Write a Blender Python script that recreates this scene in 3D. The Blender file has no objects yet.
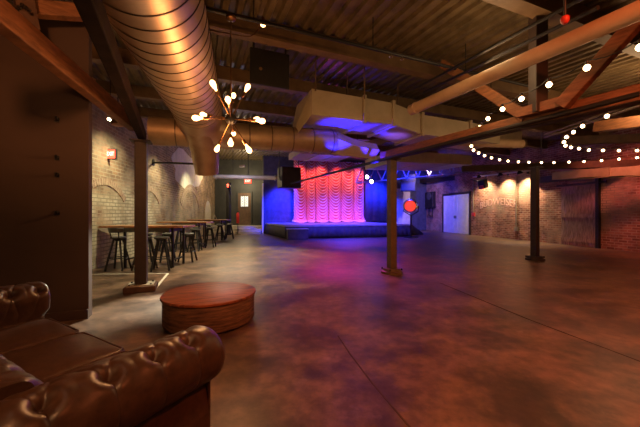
import bpy, bmesh, math, random
from mathutils import Vector, Matrix
random.seed(7)
C = bpy.context.scene.collection
PI = math.pi
CAMH = 1.4
FPX = 300.0

def at(x, y, Z):
    """point seen at photo position x, y at distance Z"""
    return Vector(((x-320)/FPX*Z, Z, CAMH-(y-213.5)/FPX*Z))

# structural grid of the hall (posts, purlins, roof sheets)
GU = Vector((.927, .375, 0)); GV = Vector((-.375, .927, 0))
def grid(u, v, z=0): return GU*u + GV*v + Vector((0, 0, z))
GANG = math.atan2(.375, .927)
def roof_z(v): return 4.6 + .052*(v-5)

# ------------------------------------------------------------------ materials
def new_mat(name):
    m = bpy.data.materials.new(name); m.use_nodes = True
    nt = m.node_tree; b = nt.nodes['Principled BSDF']
    return m, nt, b
def L(nt, a, b): nt.links.new(a, b)
def noise_color(nt, c1, c2, scale, detail=6, lo=.35, hi=.65, vec=None, stretch=None):
    tc = nt.nodes.new('ShaderNodeTexCoord'); src = tc.outputs['Object']
    if vec is not None: src = vec
    if stretch:
        mp = nt.nodes.new('ShaderNodeMapping'); mp.inputs['Scale'].default_value = stretch
        L(nt, src, mp.inputs['Vector']); src = mp.outputs['Vector']
    n = nt.nodes.new('ShaderNodeTexNoise'); n.inputs['Scale'].default_value = scale; n.inputs['Detail'].default_value = detail; n.inputs['Roughness'].default_value = .62
    L(nt, src, n.inputs['Vector'])
    r = nt.nodes.new('ShaderNodeValToRGB')
    r.color_ramp.elements[0].position = lo; r.color_ramp.elements[0].color = (*c1, 1)
    r.color_ramp.elements[1].position = hi; r.color_ramp.elements[1].color = (*c2, 1)
    L(nt, n.outputs['Fac'], r.inputs['Fac'])
    return r.outputs['Color'], n.outputs['Fac'], src
def bump(nt, b, fac, strength=.3, dist=.02):
    bp = nt.nodes.new('ShaderNodeBump'); bp.inputs['Strength'].default_value = strength; bp.inputs['Distance'].default_value = dist
    L(nt, fac, bp.inputs['Height']); L(nt, bp.outputs['Normal'], b.inputs['Normal'])
def mixc(nt, a, b, fac):
    mx = nt.nodes.new('ShaderNodeMix'); mx.data_type = 'RGBA'
    if isinstance(fac, float): mx.inputs[0].default_value = fac
    else: L(nt, fac, mx.inputs[0])
    for s, v in ((6, a), (7, b)):
        if isinstance(v, tuple): mx.inputs[s].default_value = (*v, 1)
        else: L(nt, v, mx.inputs[s])
    return mx.outputs[2]
def mat(name, c1, c2=None, rough=.6, metal=0., scale=6., bmp=.1, stretch=None, coat=0.):
    m, nt, b = new_mat(name)
    if c2 is None: c2 = tuple(min(1, c*1.35) for c in c1)
    col, fac, _ = noise_color(nt, c1, c2, scale, stretch=stretch)
    L(nt, col, b.inputs['Base Color'])
    b.inputs['Roughness'].default_value = rough; b.inputs['Metallic'].default_value = metal
    if coat: b.inputs['Coat Weight'].default_value = coat; b.inputs['Coat Roughness'].default_value = .25
    if bmp: bump(nt, b, fac, bmp, .01)
    return m
def glow(name, c, s):
    m, nt, b = new_mat(name)
    b.inputs['Base Color'].default_value = (*c, 1)
    b.inputs['Emission Color'].default_value = (*c, 1); b.inputs['Emission Strength'].default_value = s
    return m
def brick(name, c1, c2, mortar, bw=.25, bh=.085, patch=None, patch_scale=.5, plo=.45, phi=.6, rough=.85, ms=.012, low=None, along=None):
    """brick laid in the wall's own plane: local x along, local z up; patch = worn paint or plaster"""
    m, nt, b = new_mat(name)
    tc = nt.nodes.new('ShaderNodeTexCoord'); sp = nt.nodes.new('ShaderNodeSeparateXYZ'); cb = nt.nodes.new('ShaderNodeCombineXYZ')
    L(nt, tc.outputs['Object'], sp.inputs[0]); L(nt, sp.outputs['X'], cb.inputs['X']); L(nt, sp.outputs['Z'], cb.inputs['Y'])
    # wobble
    br = nt.nodes.new('ShaderNodeTexBrick')
    br.inputs['Scale'].default_value = 1; br.inputs['Brick Width'].default_value = bw; br.inputs['Row Height'].default_value = bh
    br.inputs['Mortar Size'].default_value = ms; br.inputs['Mortar Smooth'].default_value = .3
    br.inputs['Color1'].default_value = (*c1, 1); br.inputs['Color2'].default_value = (*c2, 1); br.inputs['Mortar'].default_value = (*mortar, 1)
    L(nt, cb.outputs[0], br.inputs['Vector'])
    dirt, f2, _ = noise_color(nt, (.3, .27, .25), (1.2, 1.15, 1.1), 1.6, 10, .34, .66, cb.outputs[0])
    mu = nt.nodes.new('ShaderNodeMix'); mu.data_type = 'RGBA'; mu.blend_type = 'MULTIPLY'; mu.inputs[0].default_value = .85
    L(nt, br.outputs['Color'], mu.inputs[6]); L(nt, dirt, mu.inputs[7])
    col = mu.outputs[2]
    if patch:
        pf, f3, _ = noise_color(nt, (0, 0, 0), (1, 1, 1), patch_scale, 7, plo, phi, cb.outputs[0])
        pbr = nt.nodes.new('ShaderNodeMix'); pbr.data_type = 'RGBA'; pbr.blend_type = 'MIX'
        L(nt, br.outputs['Fac'], pbr.inputs[0])
        pbr.inputs[6].default_value = (*patch, 1); pbr.inputs[7].default_value = (*[p*.36 for p in patch], 1)
        fac = pf
        if low:   # paint kept on the lower part of the wall only
            mr = nt.nodes.new('ShaderNodeMapRange'); mr.inputs[1].default_value = low[0]; mr.inputs[2].default_value = low[1]
            mr.inputs[3].default_value = 1; mr.inputs[4].default_value = low[2]
            L(nt, sp.outputs['Z'], mr.inputs[0])
            sc = nt.nodes.new('ShaderNodeMath'); sc.operation = 'MULTIPLY'
            L(nt, pf, sc.inputs[0]); L(nt, mr.outputs[0], sc.inputs[1]); fac = sc.outputs[0]
            if along:
                m2 = nt.nodes.new('ShaderNodeMapRange'); m2.inputs[1].default_value = along[0]; m2.inputs[2].default_value = along[1]; m2.inputs[3].default_value = 1; m2.inputs[4].default_value = along[2]
                L(nt, sp.outputs['X'], m2.inputs[0]); s2 = nt.nodes.new('ShaderNodeMath'); s2.operation = 'MULTIPLY'
                L(nt, fac, s2.inputs[0]); L(nt, m2.outputs[0], s2.inputs[1]); fac = s2.outputs[0]
        col = mixc(nt, col, pbr.outputs[2], fac)
    L(nt, col, b.inputs['Base Color']); b.inputs['Roughness'].default_value = rough
    bump(nt, b, br.outputs['Fac'], -.6, .012)
    return m

M = {}
M['steel_dark'] = mat('dark_steel', (.018, .015, .013), (.04, .03, .025), .5, .5, 8)
M['black'] = mat('black_paint', (.005, .005, .006), (.01, .01, .011), .55, 0, 10)
M['beam_black'] = mat('blackened_beam', (.012, .007, .005), (.024, .013, .009), .8, 0, 7)
M['beam_black'].node_tree.nodes['Principled BSDF'].inputs['Specular IOR Level'].default_value = .08
M['post_brown'] = mat('brown_painted_steel', (.02, .011, .008), (.034, .018, .012), .55, 0, 7)
M['post_olive'] = mat('olive_painted_steel', (.085, .055, .022), (.12, .078, .034), .5, 0, 7)
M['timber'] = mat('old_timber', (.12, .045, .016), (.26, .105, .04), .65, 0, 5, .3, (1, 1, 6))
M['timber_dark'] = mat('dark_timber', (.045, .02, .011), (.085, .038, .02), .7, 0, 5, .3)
M['tan_beam'] = mat('tan_painted_beam', (.105, .06, .028), (.17, .105, .05), .6, 0, 3)
M['tan_pipe'] = mat('tan_pipe_paint', (.46, .32, .19), (.56, .4, .25), .42, 0, 3)
M['deck'] = mat('roof_deck_metal', (.095, .07, .036), (.2, .145, .075), .42, .35, 2.5, .05)
M['duct'] = mat('galvanised_duct', (.4, .28, .19), (.54, .4, .28), .44, .75, 2.5, .04)
M['duct_dull'] = mat('dull_duct', (.3, .22, .13), (.42, .31, .2), .5, .6, 2.5, .04)
M['duct_paint'] = mat('beige_duct_sheet', (.42, .35, .23), (.52, .44, .3), .5, .15, 2, .03)
M['duct_seam'] = mat('duct_seam_metal', (.1, .07, .045), (.16, .11, .07), .4, .7, 6, 0)
M['leather'] = mat('brown_leather', (.042, .02, .012), (.075, .034, .02), .36, 0, 22, .12)
M['leather_button'] = mat('leather_button', (.03, .014, .009), (.045, .02, .013), .35, 0, 20, 0)
M['wood_table'] = mat('red_brown_table_wood', (.07, .022, .011), (.36, .1, .036), .42, 0, 2.6, .1, (1, 7, 1))
M['bark'] = mat('rough_table_wood', (.05, .022, .012), (.2, .1, .05), .75, 0, 4, .7, (1, 1, 9))
M['bar_wood'] = mat('bar_top_wood', (.3, .12, .04), (.48, .22, .08), .4, 0, 4, .05, (1, 6, 1), .3)
M['grey_seat'] = mat('grey_stool_metal', (.075, .072, .065), (.12, .115, .1), .45, .4, 8, 0)
M['partition'] = mat('brown_wall_paint', (.048, .026, .019), (.06, .033, .024), .75, 0, 1.2, .03)
M['wall_dark'] = mat('dark_grey_wall', (.05, .055, .055), (.075, .08, .075), .8, 0, 1.5)
M['rear'] = mat('rear_wall_paint', (.12, .07, .05), (.18, .1, .07), .8, 0, 1)
M['drape'] = mat('stage_drape', (.05, .05, .07), (.08, .08, .11), .9, 0, 3, .1)
M['curtain'] = mat('satin_curtain', (.5, .05, .06), (.6, .08, .09), .4, 0, 3, 0)
M['swag_highlight'] = mat('pale_swag_highlight', (.7, .5, .48), (.8, .6, .57), .5, 0, 9, 0)  # pale tone that paints the satin highlights into the curtain
M['stage_top'] = mat('stage_floor', (.3, .3, .32), (.4, .4, .42), .4, 0, 4)
M['stage_skirt'] = mat('stage_skirt', (.05, .05, .07), (.08, .08, .1), .8, 0, 4)
M['white_paint'] = mat('white_paint', (.6, .58, .55), (.72, .7, .66), .5, 0, 3, .03)
M['pipe_white'] = mat('pale_pipe', (.55, .53, .5), (.68, .65, .6), .4, 0, 4, 0)
M['door_wood'] = mat('weathered_door_wood', (.16, .085, .07), (.4, .26, .23), .75, 0, 3, .4, (8, 1, 1))
M['door_brown'] = mat('brown_door', (.12, .075, .05), (.18, .11, .07), .55, 0, 5)
M['step'] = mat('step_concrete', (.3, .27, .22), (.42, .38, .3), .7, 0, 4)
M['conduit'] = mat('tan_conduit', (.22, .17, .12), (.3, .24, .18), .5, .2, 5, 0)
M['chrome'] = mat('chrome', (.6, .6, .6), (.7, .7, .7), .2, 1, 5, 0)
M['bronze'] = mat('bronze_metal', (.14, .07, .03), (.2, .1, .045), .35, .9, 6, 0)
M['red'] = mat('red_paint', (.5, .03, .02), (.6, .045, .03), .4, 0, 4, 0)
M['tape'] = mat('white_floor_tape', (.6, .57, .48), (.75, .72, .62), .6, 0, 9, 0)
M['joint'] = mat('joint_filler', (.045, .024, .015), (.08, .045, .028), .7, 0, 5, 0)
M['blue_truss'] = mat('painted_truss', (.3, .3, .34), (.4, .4, .44), .4, .3, 4, 0)
M['sign_dark'] = mat('sign_housing', (.012, .011, .01), (.02, .017, .016), .5, 0, 5, 0)
M['ghost'] = mat('faded_sign_paint', (.5, .25, .2), (.78, .5, .42), .9, 0, 30, 0)
M['bulb'] = glow('filament_bulb_glow', (1, .5, .18), 4.5)
M['string_bulb'] = glow('string_bulb_glow', (1, .62, .3), 7)
M['exit'] = glow('exit_sign_glow', (1, .07, .035), 2.2)
M['exit_text'] = glow('exit_letter_glow', (1, .5, .4), 2.2)
M['red_lens'] = glow('red_lamp_lens', (1, .045, .015), .7)
M['spot_lens'] = glow('stage_spot_lens', (.85, .55, 1), 12)
M['lamp_lens'] = glow('warm_lamp_lens', (1, .72, .4), 14)
M['door_glass'] = glow('lit_door_window', (.75, .75, .65), .7)

M['brick_left'] = brick('left_wall_brick', (.17, .085, .045), (.33, .19, .1), (.4, .33, .22), .3, .1, ms=.016,
                        patch=(.62, .57, .4), patch_scale=1.3, plo=.32, phi=.6, low=(1.8, 2.4, .22), along=(15.0, 17.0, .4))
M['brick_right'] = brick('right_wall_brick', (.2, .06, .04), (.42, .17, .11), (.46, .32, .24), .28, .1, ms=.016,
                         patch=(.5, .36, .26), patch_scale=.32, plo=.5, phi=.66)
M['brick_arch'] = mat('arch_brick', (.3, .19, .12), (.46, .34, .23), .85, 0, 9, .3)
M['plaster'] = mat('pale_plaster', (.5, .46, .36), (.66, .6, .48), .85, 0, 3, .2)

def floor_mat():
    m, nt, b = new_mat('sealed_concrete')
    c, f, src = noise_color(nt, (.068, .038, .024), (.205, .125, .08), 1.6, 14, .4, .6)
    c2, f2, _ = noise_color(nt, (.55, .5, .46), (1.05, 1.02, 1.0), .33, 6, .38, .6)
    mu = nt.nodes.new('ShaderNodeMix'); mu.data_type = 'RGBA'; mu.blend_type = 'MULTIPLY'; mu.inputs[0].default_value = .8
    L(nt, c, mu.inputs[6]); L(nt, c2, mu.inputs[7])
    c4, f4, _ = noise_color(nt, (.62, .6, .58), (1.2, 1.18, 1.15), 7.5, 10, .38, .62)
    m4 = nt.nodes.new('ShaderNodeMix'); m4.data_type = 'RGBA'; m4.blend_type = 'MULTIPLY'; m4.inputs[0].default_value = .9
    L(nt, mu.outputs[2], m4.inputs[6]); L(nt, c4, m4.inputs[7]); mu = m4
    c3, f3, _ = noise_color(nt, (0, 0, 0), (1, 1, 1), 2.7, 8, .62, .72)
    L(nt, mixc(nt, mu.outputs[2], (.3, .22, .16), mixfac(nt, c3, .4)), b.inputs['Base Color'])
    rr = nt.nodes.new('ShaderNodeMapRange'); rr.inputs[3].default_value = .28; rr.inputs[4].default_value = .55
    L(nt, f, rr.inputs[0]); L(nt, rr.outputs[0], b.inputs['Roughness'])
    bump(nt, b, f, .12, .02)
    return m
def mixfac(nt, c, k):
    a = nt.nodes.new('ShaderNodeMath'); a.operation = 'MULTIPLY'; a.inputs[1].default_value = k
    L(nt, c, a.inputs[0]); return a.outputs[0]
M['floor'] = floor_mat()

# ------------------------------------------------------------------ mesh helpers
def obj(name, bm, m, parent=None, smooth=False, loc=None, rotz=None, bevel=0):
    me = bpy.data.meshes.new(name)
    bmesh.ops.recalc_face_normals(bm, faces=bm.faces)
    bm.to_mesh(me); bm.free()
    if smooth:
        for p in me.polygons: p.use_smooth = True
        if smooth != 'all':
            try: me.set_sharp_from_angle(angle=math.radians(40))
            except Exception: pass
    o = bpy.data.objects.new(name, me); C.objects.link(o)
    me.materials.append(m)
    if parent: o.parent = parent
    if loc is not None: o.location = loc
    if rotz is not None: o.rotation_euler = (0, 0, rotz)
    if bevel:
        md = o.modifiers.new('bevel', 'BEVEL'); md.width = bevel; md.segments = 2; md.limit_method = 'ANGLE'
    return o
def tag(o, label, cat, group=None, kind=None):
    if label: o['label'] = label
    if cat: o['category'] = cat
    if group: o['group'] = group
    if kind: o['kind'] = kind
    return o
def thing(name, label, cat, loc=(0, 0, 0), rotz=0, group=None):
    o = bpy.data.objects.new(name, None); C.objects.link(o); o.empty_display_size = .1
    o.location = loc; o.rotation_euler = (0, 0, rotz)
    return tag(o, label, cat, group)
def struct(name, bm, m, label=None, **k):
    o = obj(name, bm, m, **k); o['kind'] = 'structure'
    if label: o['label'] = label
    return o
def copy_tree(o, parent=None):
    c = o.copy(); C.objects.link(c); c.parent = parent
    for ch in list(o.children): copy_tree(ch, c)
    return c
def BM(): return bmesh.new()
def box(bm, c, s, rz=0, mtx=None):
    c = Vector(c)
    R = mtx.to_3x3() if mtx else Matrix.Rotation(rz, 3, 'Z')
    vs = []
    for dx in (-.5, .5):
        for dy in (-.5, .5):
            for dz in (-.5, .5):
                vs.append(bm.verts.new(c + R @ Vector((dx*s[0], dy*s[1], dz*s[2]))))
    for f in ((0, 1, 3, 2), (4, 6, 7, 5), (0, 4, 5, 1), (2, 3, 7, 6), (0, 2, 6, 4), (1, 5, 7, 3)):
        bm.faces.new([vs[i] for i in f])
    return bm
def frame_of(d, up=Vector((0, 0, 1))):
    d = d.normalized()
    if abs(d.dot(up)) > .999: up = Vector((0, 1, 0))
    s = d.cross(up).normalized(); t = s.cross(d).normalized()
    return s, t
def bar(bm, a, b, w, h):
    """rectangular bar from a to b, w across, h upright"""
    a, b = Vector(a), Vector(b); s, t = frame_of(b-a)
    vs = []
    for p in (a, b):
        for i, j in ((-1, -1), (1, -1), (1, 1), (-1, 1)):
            vs.append(bm.verts.new(p + s*(i*w/2) + t*(j*h/2)))
    for f in ((0, 1, 2, 3), (7, 6, 5, 4), (0, 4, 5, 1), (1, 5, 6, 2), (2, 6, 7, 3), (3, 7, 4, 0)):
        bm.faces.new([vs[i] for i in f])
    return bm
def ibeam(bm, a, b, w, h, t=.02):
    a, b = Vector(a), Vector(b); s, u = frame_of(b-a)
    for off, ww, hh in ((u*(h/2-t/2), w, t), (u*(-h/2+t/2), w, t), (Vector(), t, h-2*t)):
        bar(bm, a+off, b+off, ww, hh)
    return bm
def tube(bm, pts, r, seg=10, caps=True, radii=None):
    pts = [Vector(p) for p in pts]; rings = []
    n = len(pts); ref = None
    for i, p in enumerate(pts):
        d = (pts[min(i+1, n-1)] - pts[max(i-1, 0)])
        if ref is None: s, t = frame_of(d)
        else:
            d = d.normalized(); t = (ref - d*ref.dot(d)).normalized(); s = d.cross(t)
        ref = t
        rr = radii[i] if radii else r
        rings.append([bm.verts.new(p + s*math.cos(a)*rr + t*math.sin(a)*rr) for a in (2*PI*k/seg for k in range(seg))])
    for i in range(n-1):
        for k in range(seg):
            bm.faces.new((rings[i][k], rings[i][(k+1) % seg], rings[i+1][(k+1) % seg], rings[i+1][k]))
    if caps:
        bm.faces.new(rings[0][::-1]); bm.faces.new(rings[-1])
    return bm
def lathe(bm, prof, seg=24, c=(0, 0, 0), axis=None):
    """prof: list of (radius, height) turned about the z axis or the given axis"""
    c = Vector(c)
    if axis is None: s, t, d = Vector((1, 0, 0)), Vector((0, 1, 0)), Vector((0, 0, 1))
    else:
        d = Vector(axis).normalized(); s, t = frame_of(d)
    rings = []
    for r, h in prof:
        if r < 1e-5: rings.append([bm.verts.new(c + d*h)])
        else: rings.append([bm.verts.new(c + d*h + (s*math.cos(a) + t*math.sin(a))*r) for a in (2*PI*k/seg for k in range(seg))])
    for A, B in zip(rings, rings[1:]):
        for k in range(seg):
            k2 = (k+1) % seg
            if len(A) == 1 and len(B) == 1: continue
            if len(A) == 1: bm.faces.new((A[0], B[k2], B[k]))
            elif len(B) == 1: bm.faces.new((A[k], A[k2], B[0]))
            else: bm.faces.new((A[k], A[k2], B[k2], B[k]))
    if len(rings[0]) > 1: bm.faces.new(rings[0][::-1])
    if len(rings[-1]) > 1: bm.faces.new(rings[-1])
    return bm
def prism(bm, poly, z0, z1):
    a = [bm.verts.new((x, y, z0)) for x, y in poly]; b = [bm.verts.new((x, y, z1)) for x, y in poly]
    n = len(poly); bm.faces.new(a[::-1]); bm.faces.new(b)
    for i in range(n): bm.faces.new((a[i], a[(i+1) % n], b[(i+1) % n], b[i]))
    return bm
def extrude_outline(bm, pts, thick):
    """closed outline in local x, z; thick along y"""
    a = [bm.verts.new((x, -thick/2, z)) for x, z in pts]; b = [bm.verts.new((x, thick/2, z)) for x, z in pts]
    n = len(pts); bm.faces.new(a); bm.faces.new(b[::-1])
    for i in range(n): bm.faces.new((a[i], b[i], b[(i+1) % n], a[(i+1) % n]))
    return bm
def gridmesh(bm, fn, nu, nv, wrap=False):
    g = [[bm.verts.new(fn(i/nu, j/nv)) for j in range(nv+1)] for i in range(nu+1)]
    for i in range(nu):
        for j in range(nv):
            bm.faces.new((g[i][j], g[i+1][j], g[i+1][j+1], g[i][j+1]))
    return g
def text_mesh(s, size, depth):
    cu = bpy.data.curves.new('lettering', 'FONT'); cu.body = s; cu.size = size; cu.extrude = depth; cu.align_x = 'CENTER'; cu.align_y = 'CENTER'
    o = bpy.data.objects.new('lettering', cu); C.objects.link(o)
    dg = bpy.context.evaluated_depsgraph_get(); dg.update()
    me = bpy.data.meshes.new_from_object(o.evaluated_get(dg))
    bpy.data.objects.remove(o); bpy.data.curves.remove(cu)
    return me

# ------------------------------------------------------------------ room
def wall_line(name, p0, p1, z0, z1, m, thick=.3, side=1, label=None):
    """wall slab with its room face on the line p0-p1; local x runs along it"""
    p0, p1 = Vector((*p0, 0)), Vector((*p1, 0)); d = p1-p0
    bm = BM(); ln = d.length
    box(bm, (ln/2, side*thick/2, (z0+z1)/2), (ln, thick, z1-z0))
    return struct(name, bm, m, label, loc=p0, rotz=math.atan2(d.y, d.x))
def left_x(Z): return -5.65 - .16*(Z-7.3)
def right_x(Z): return 11.5 - .178*(Z-10.8)
WB0 = Vector((-3.95, 20.9)); WB1 = Vector((right_x(25.2), 25.2))
BD = (WB1-WB0).normalized(); BN = Vector((BD.y, -BD.x))       # BN points into the room

bm = BM(); prism(bm, [(left_x(-4)-.3, -4), (right_x(-4)+.3, -4), (right_x(26)+.3, 26.5), (left_x(24)-.3, 24)], -.2, 0)
struct('floor', bm, M['floor'], 'brown stained sealed concrete floor')
wall_line('wall_left', (left_x(-4), -4), (left_x(23.8), 23.8), 0, 6.0, M['brick_left'], label='old brick wall with whitewash remains and bricked up arches')
wall_line('wall_right', (right_x(-4), -4), (right_x(26.2), 26.2), 0, 6.0, M['brick_right'], side=-1, label='long red brick wall')
wall_line('wall_back', WB0, WB1, 0, 6.0, M['drape'], label='dark wall behind the stage')
wall_line('wall_rear', (left_x(-4), -4), (right_x(-4), -4), 0, 6, M['rear'], side=-1)
# entry recess at the far left
wall_line('wall_entry', (left_x(23.5), 23.5), (-4.35, 23.5), 0, 6.0, M['wall_dark'], label='dark grey wall around the far door')
wall_line('wall_entry_side', (-4.35, 23.5), (-3.95, 20.95), 0, 6.0, M['wall_dark'], thick=.2, label='dark wall beside the steps')
bm = BM(); box(bm, (-3.97, 20.83, 1.75), (.1, .1, 3.5)); struct('trim_entry_corner', bm, M['white_paint'], 'pale corner strip beside the entry steps')
# steps to the entry door
bm = BM()
for k in range(3):
    y0 = 20.5 + .35*k; y1 = 23.5
    prism(bm, [(left_x(y0)+.02, y0), (-4.06, y0), (-4.4, y1-.03), (left_x(y1)+.02, y1-.03)], .165*k, .165*(k+1))
struct('floor_entry_landing', bm, M['step'], 'concrete steps and landing below the far door')

# near partition at the left edge
pa = Vector((-3.1, 4.02)); pdir = -Vector((GU.x, GU.y))
pe = pa + pdir*2.9
o = wall_line('wall_partition', pe, pa, 0, 4.0, M['partition'], thick=.14, side=1, label='near dark brown partition wall')
bm = BM(); bar(bm, (pe.x, pe.y, .06), (pa.x, pa.y, .06), .03, .12)
bmesh.ops.translate(bm, verts=bm.verts, vec=Vector((GV.x, GV.y, 0))*-.016)
struct('baseboard_partition', bm, M['partition'], 'brown baseboard of the partition')

# corrugated roof deck, real folded profile
bm = BM(); pitch = .22; us = []
u = -10.0
while u < 22:
    us += [(u, 0), (u+.085, 0), (u+.115, .055), (u+.19, .055)]; u += pitch
rows = []
for v in (-9, 30):
    rows.append([bm.verts.new(grid(uu, v, roof_z(v)+dz)) for uu, dz in us])
for i in range(len(us)-1): bm.faces.new((rows[0][i], rows[0][i+1], rows[1][i+1], rows[1][i]))
o = struct('ceiling', bm, M['deck'], 'corrugated metal roof deck')
md = o.modifiers.new('thick', 'SOLIDIFY'); md.thickness = .02; md.offset = 1

# roof purlins across the hall
for k, v in enumerate((.6, 2.72, 5.0, 7.1, 9.3, 11.5, 13.8, 16.2)):
    z = roof_z(v) - .145
    bm = BM(); bar(bm, grid(-6.5, v, z), grid(16 if v < 12 else 13, v, z), .16, .26)
    bar(bm, grid(-6.5, v, z-.15), grid(16 if v < 12 else 13, v, z-.15), .2, .045)
    struct('ceiling_purlin', bm, M['tan_beam'], 'tan painted purlin under the roof deck')

# floor joints and worn tape
def strip(name, pts, w, m, label, cat=None, z=.002, kind='structure'):
    bm = BM()
    for a, b in zip(pts, pts[1:]):
        bar(bm, (a[0], a[1], z), (b[0], b[1], z), w, .004)
    o = obj(name, bm, m); tag(o, label, cat, None, kind); return o
def fl(x, y): Z = FPX*CAMH/(y-213.5); return ((x-320)/FPX*Z, Z)
strip('trim_floor_joint', [fl(338, 336), fl(350, 354), fl(372, 383), fl(418, 437)], .012, M['joint'], 'dark control joint in the middle of the floor')
strip('trim_floor_joint', [fl(440, 283), fl(530, 320), fl(660, 369)], .01, M['joint'], 'dark control joint running to the right edge')
o = strip('floor_tape', [fl(89, 274.5), fl(168, 273.5), fl(154, 290)], .05, M['tape'], 'worn white tape line on the floor behind the near post', 'tape', .003, None)

# brick arches of the left wall (arched rings of voussoirs, slightly proud)
def arch(Zc, half, z_spring, rise, n, ring, label, infill):
    wd = Vector((-.16, 1, 0)).normalized(); base = Vector((left_x(Zc), Zc, 0))
    rz = math.atan2(wd.y, wd.x)
    R = (half*half + rise*rise)/(2*rise); a0 = math.asin(min(1, half/R)); cz = z_spring + rise - R
    bm = BM()
    for q in range(ring):
        for k in range(n):
            a1 = -a0 + 2*a0*k/n; a2 = -a0 + 2*a0*(k+.86)/n
            r1 = R + .02 + q*.2; r2 = r1 + .18
            pts = [(r*math.sin(a), cz + r*math.cos(a)) for r, a in ((r1, a1), (r2, a1), (r2, a2), (r1, a2))]
            extrude_outline(bm, pts, .05)
    bmesh.ops.translate(bm, verts=bm.verts, vec=(0, 0, 0))
    struct('trim_arch', bm, M['brick_arch'], label, loc=base, rotz=rz)
    if infill:
        pts = [(-half, .0), (half, 0)] + [(R*math.sin(a), cz+R*math.cos(a)) for a in (a0 - 2*a0*i/16 for i in range(17))]
        bm = BM(); extrude_outline(bm, pts, .02); struct('wall_arch_infill', bm, M[infill], 'infill below the arch', loc=base, rotz=rz)
arch(8.05, 1.0, 1.72, .42, 22, 1, 'flat brick arch nearest the partition', None)
arch(10.9, .95, 1.75, .45, 22, 1, 'flat brick arch behind the near post', None)
arch(16.6, 1.7, 1.75, .85, 30, 2, 'double ring brick arch far along the left wall', None)
arch(21.0, 1.0, 1.6, .7, 18, 1, 'small arch at the far end of the left wall', 'plaster')
# plaster remains high on the left wall
wd = Vector((-.16, 1, 0)).normalized()
bm = BM(); pts = []
for k in range(26):
    a = 2*PI*k/26; rr = 1 + .12*math.sin(3*a+1) + .07*math.sin(7*a)
    pts.append((2.9*math.cos(a)*rr, 3.65 + .95*math.sin(a)*rr))
extrude_outline(bm, pts, .024)
struct('wall_plaster_patch', bm, M['plaster'], 'pale plaster patch high on the left wall', loc=(left_x(16.2), 16.2, 0), rotz=math.atan2(wd.y, wd.x))
# ------------------------------------------------------------------ posts and beams
P1, P2, P3 = Vector((-3.27, 5.49, 0)), Vector((1.69, 7.06, 0)), Vector((6.47, 9.03, 0))
def post(loc, w, top, m, label, kind):
    t = thing('support_post', label, 'post', loc, GANG, 'steel posts of the hall')
    bm = BM(); box(bm, (0, 0, .12+(top-.12)/2), (w, w, top-.12)); obj('shaft', bm, m, t, bevel=.01)
    if kind == 'block':
        bm = BM(); box(bm, (0, 0, .05), (.5, .42, .1)); obj('base_plate', bm, M['timber_dark'], t, bevel=.01)
        bm = BM(); box(bm, (0, 0, .11), (.42, .34, .02)); obj('shim_plate', bm, M['step'], t)
        sp, bz = (.17, .13), .12
    else:
        bm = BM(); lathe(bm, [(.25, 0), (.25, .05), (.21, .065), (.2, .12)], 28); obj('base_plate', bm, m, t)
        sp, bz = (.16, .16), .065 + .04
    for i in (-1, 1):
        for j in (-1, 1):
            bm = BM(); lathe(bm, [(.02, 0), (.02, .025), (.012, .04)], 6, (i*sp[0], j*sp[1], bz-.02)); obj('bolt', bm, M['steel_dark'], t)
    bm = BM(); box(bm, (0, 0, top-.01), (w+.14, w+.14, .02)); obj('cap_plate', bm, m, t)
    return t
post(P1, .19, 2.72, M['post_brown'], 'dark brown post beside the near wall, standing on a wooden block', 'block')
post(P2, .17, 2.68, M['post_olive'], 'olive brown post in the middle of the open floor, in front of the stage', 'round')
post(P3, .17, 2.80, M['post_brown'], 'dark post before the floodlit brick wall on the right', 'round')

def timber(name, label, a, b, w, h, m, cat='beam', group=None, steel=False):
    bm = BM(); a, b = Vector(a), Vector(b); mid = (a+b)/2
    (ibeam if steel else bar)(bm, a-mid, b-mid, w, h)
    o = obj(name, bm, m, loc=mid, bevel=0 if steel else .012); tag(o, label, cat, group); return o
# longitudinal chord over the middle post with its truss webs
cd = Vector((2.02, -3.56, 0)).normalized()
cA = P2 - cd*.35 + Vector((0, 0, 2.8)); cB = P2 + cd*6.2 + Vector((0, 0, 2.8))
TR = thing('roof_truss', 'orange brown timber truss over the middle post, running to the upper right corner', 'truss', P2 + Vector((0, 0, 2.82)))
def tp(name, a, b, w, h, m, steel=False):
    bm = BM(); off = Vector(TR.location); (ibeam if steel else bar)(bm, Vector(a)-off, Vector(b)-off, w, h)
    return obj(name, bm, m, TR, bevel=0 if steel else .012)
tp('bottom_chord', cA, cB, .13, .19, M['timber'])
tp('chord_shoe', cA - Vector((0, 0, .105)), cB - Vector((0, 0, .105)), .16, .02, M['steel_dark'])
kp = at(538, 108, 4.27); kp.z = 2.83
ktop = Vector((kp.x, kp.y, roof_z(kp.dot(GV))-.05))
tp('king_post', kp, ktop, .17, .17, M['post_brown'])
f1 = at(561, 96, 4.0); f1.z = 2.83
g1 = f1 + cd*1.55; g1.z = 4.42
tp('web_brace', f1, g1, .13, .16, M['timber'])
f2 = at(527, 110, 4.5); f2.z = 2.84
g2 = f2 - cd*1.5; g2.z = 4.3
tp('web_brace', f2, g2, .12, .15, M['timber'])
bm = BM(); off = kp - Vector(TR.location); bar(bm, off - cd*.25 + Vector((0, 0, .06)), off + cd*.3 + Vector((0, 0, .06)), .15, .13); obj('gusset_plate', bm, M['timber'], TR)
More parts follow.
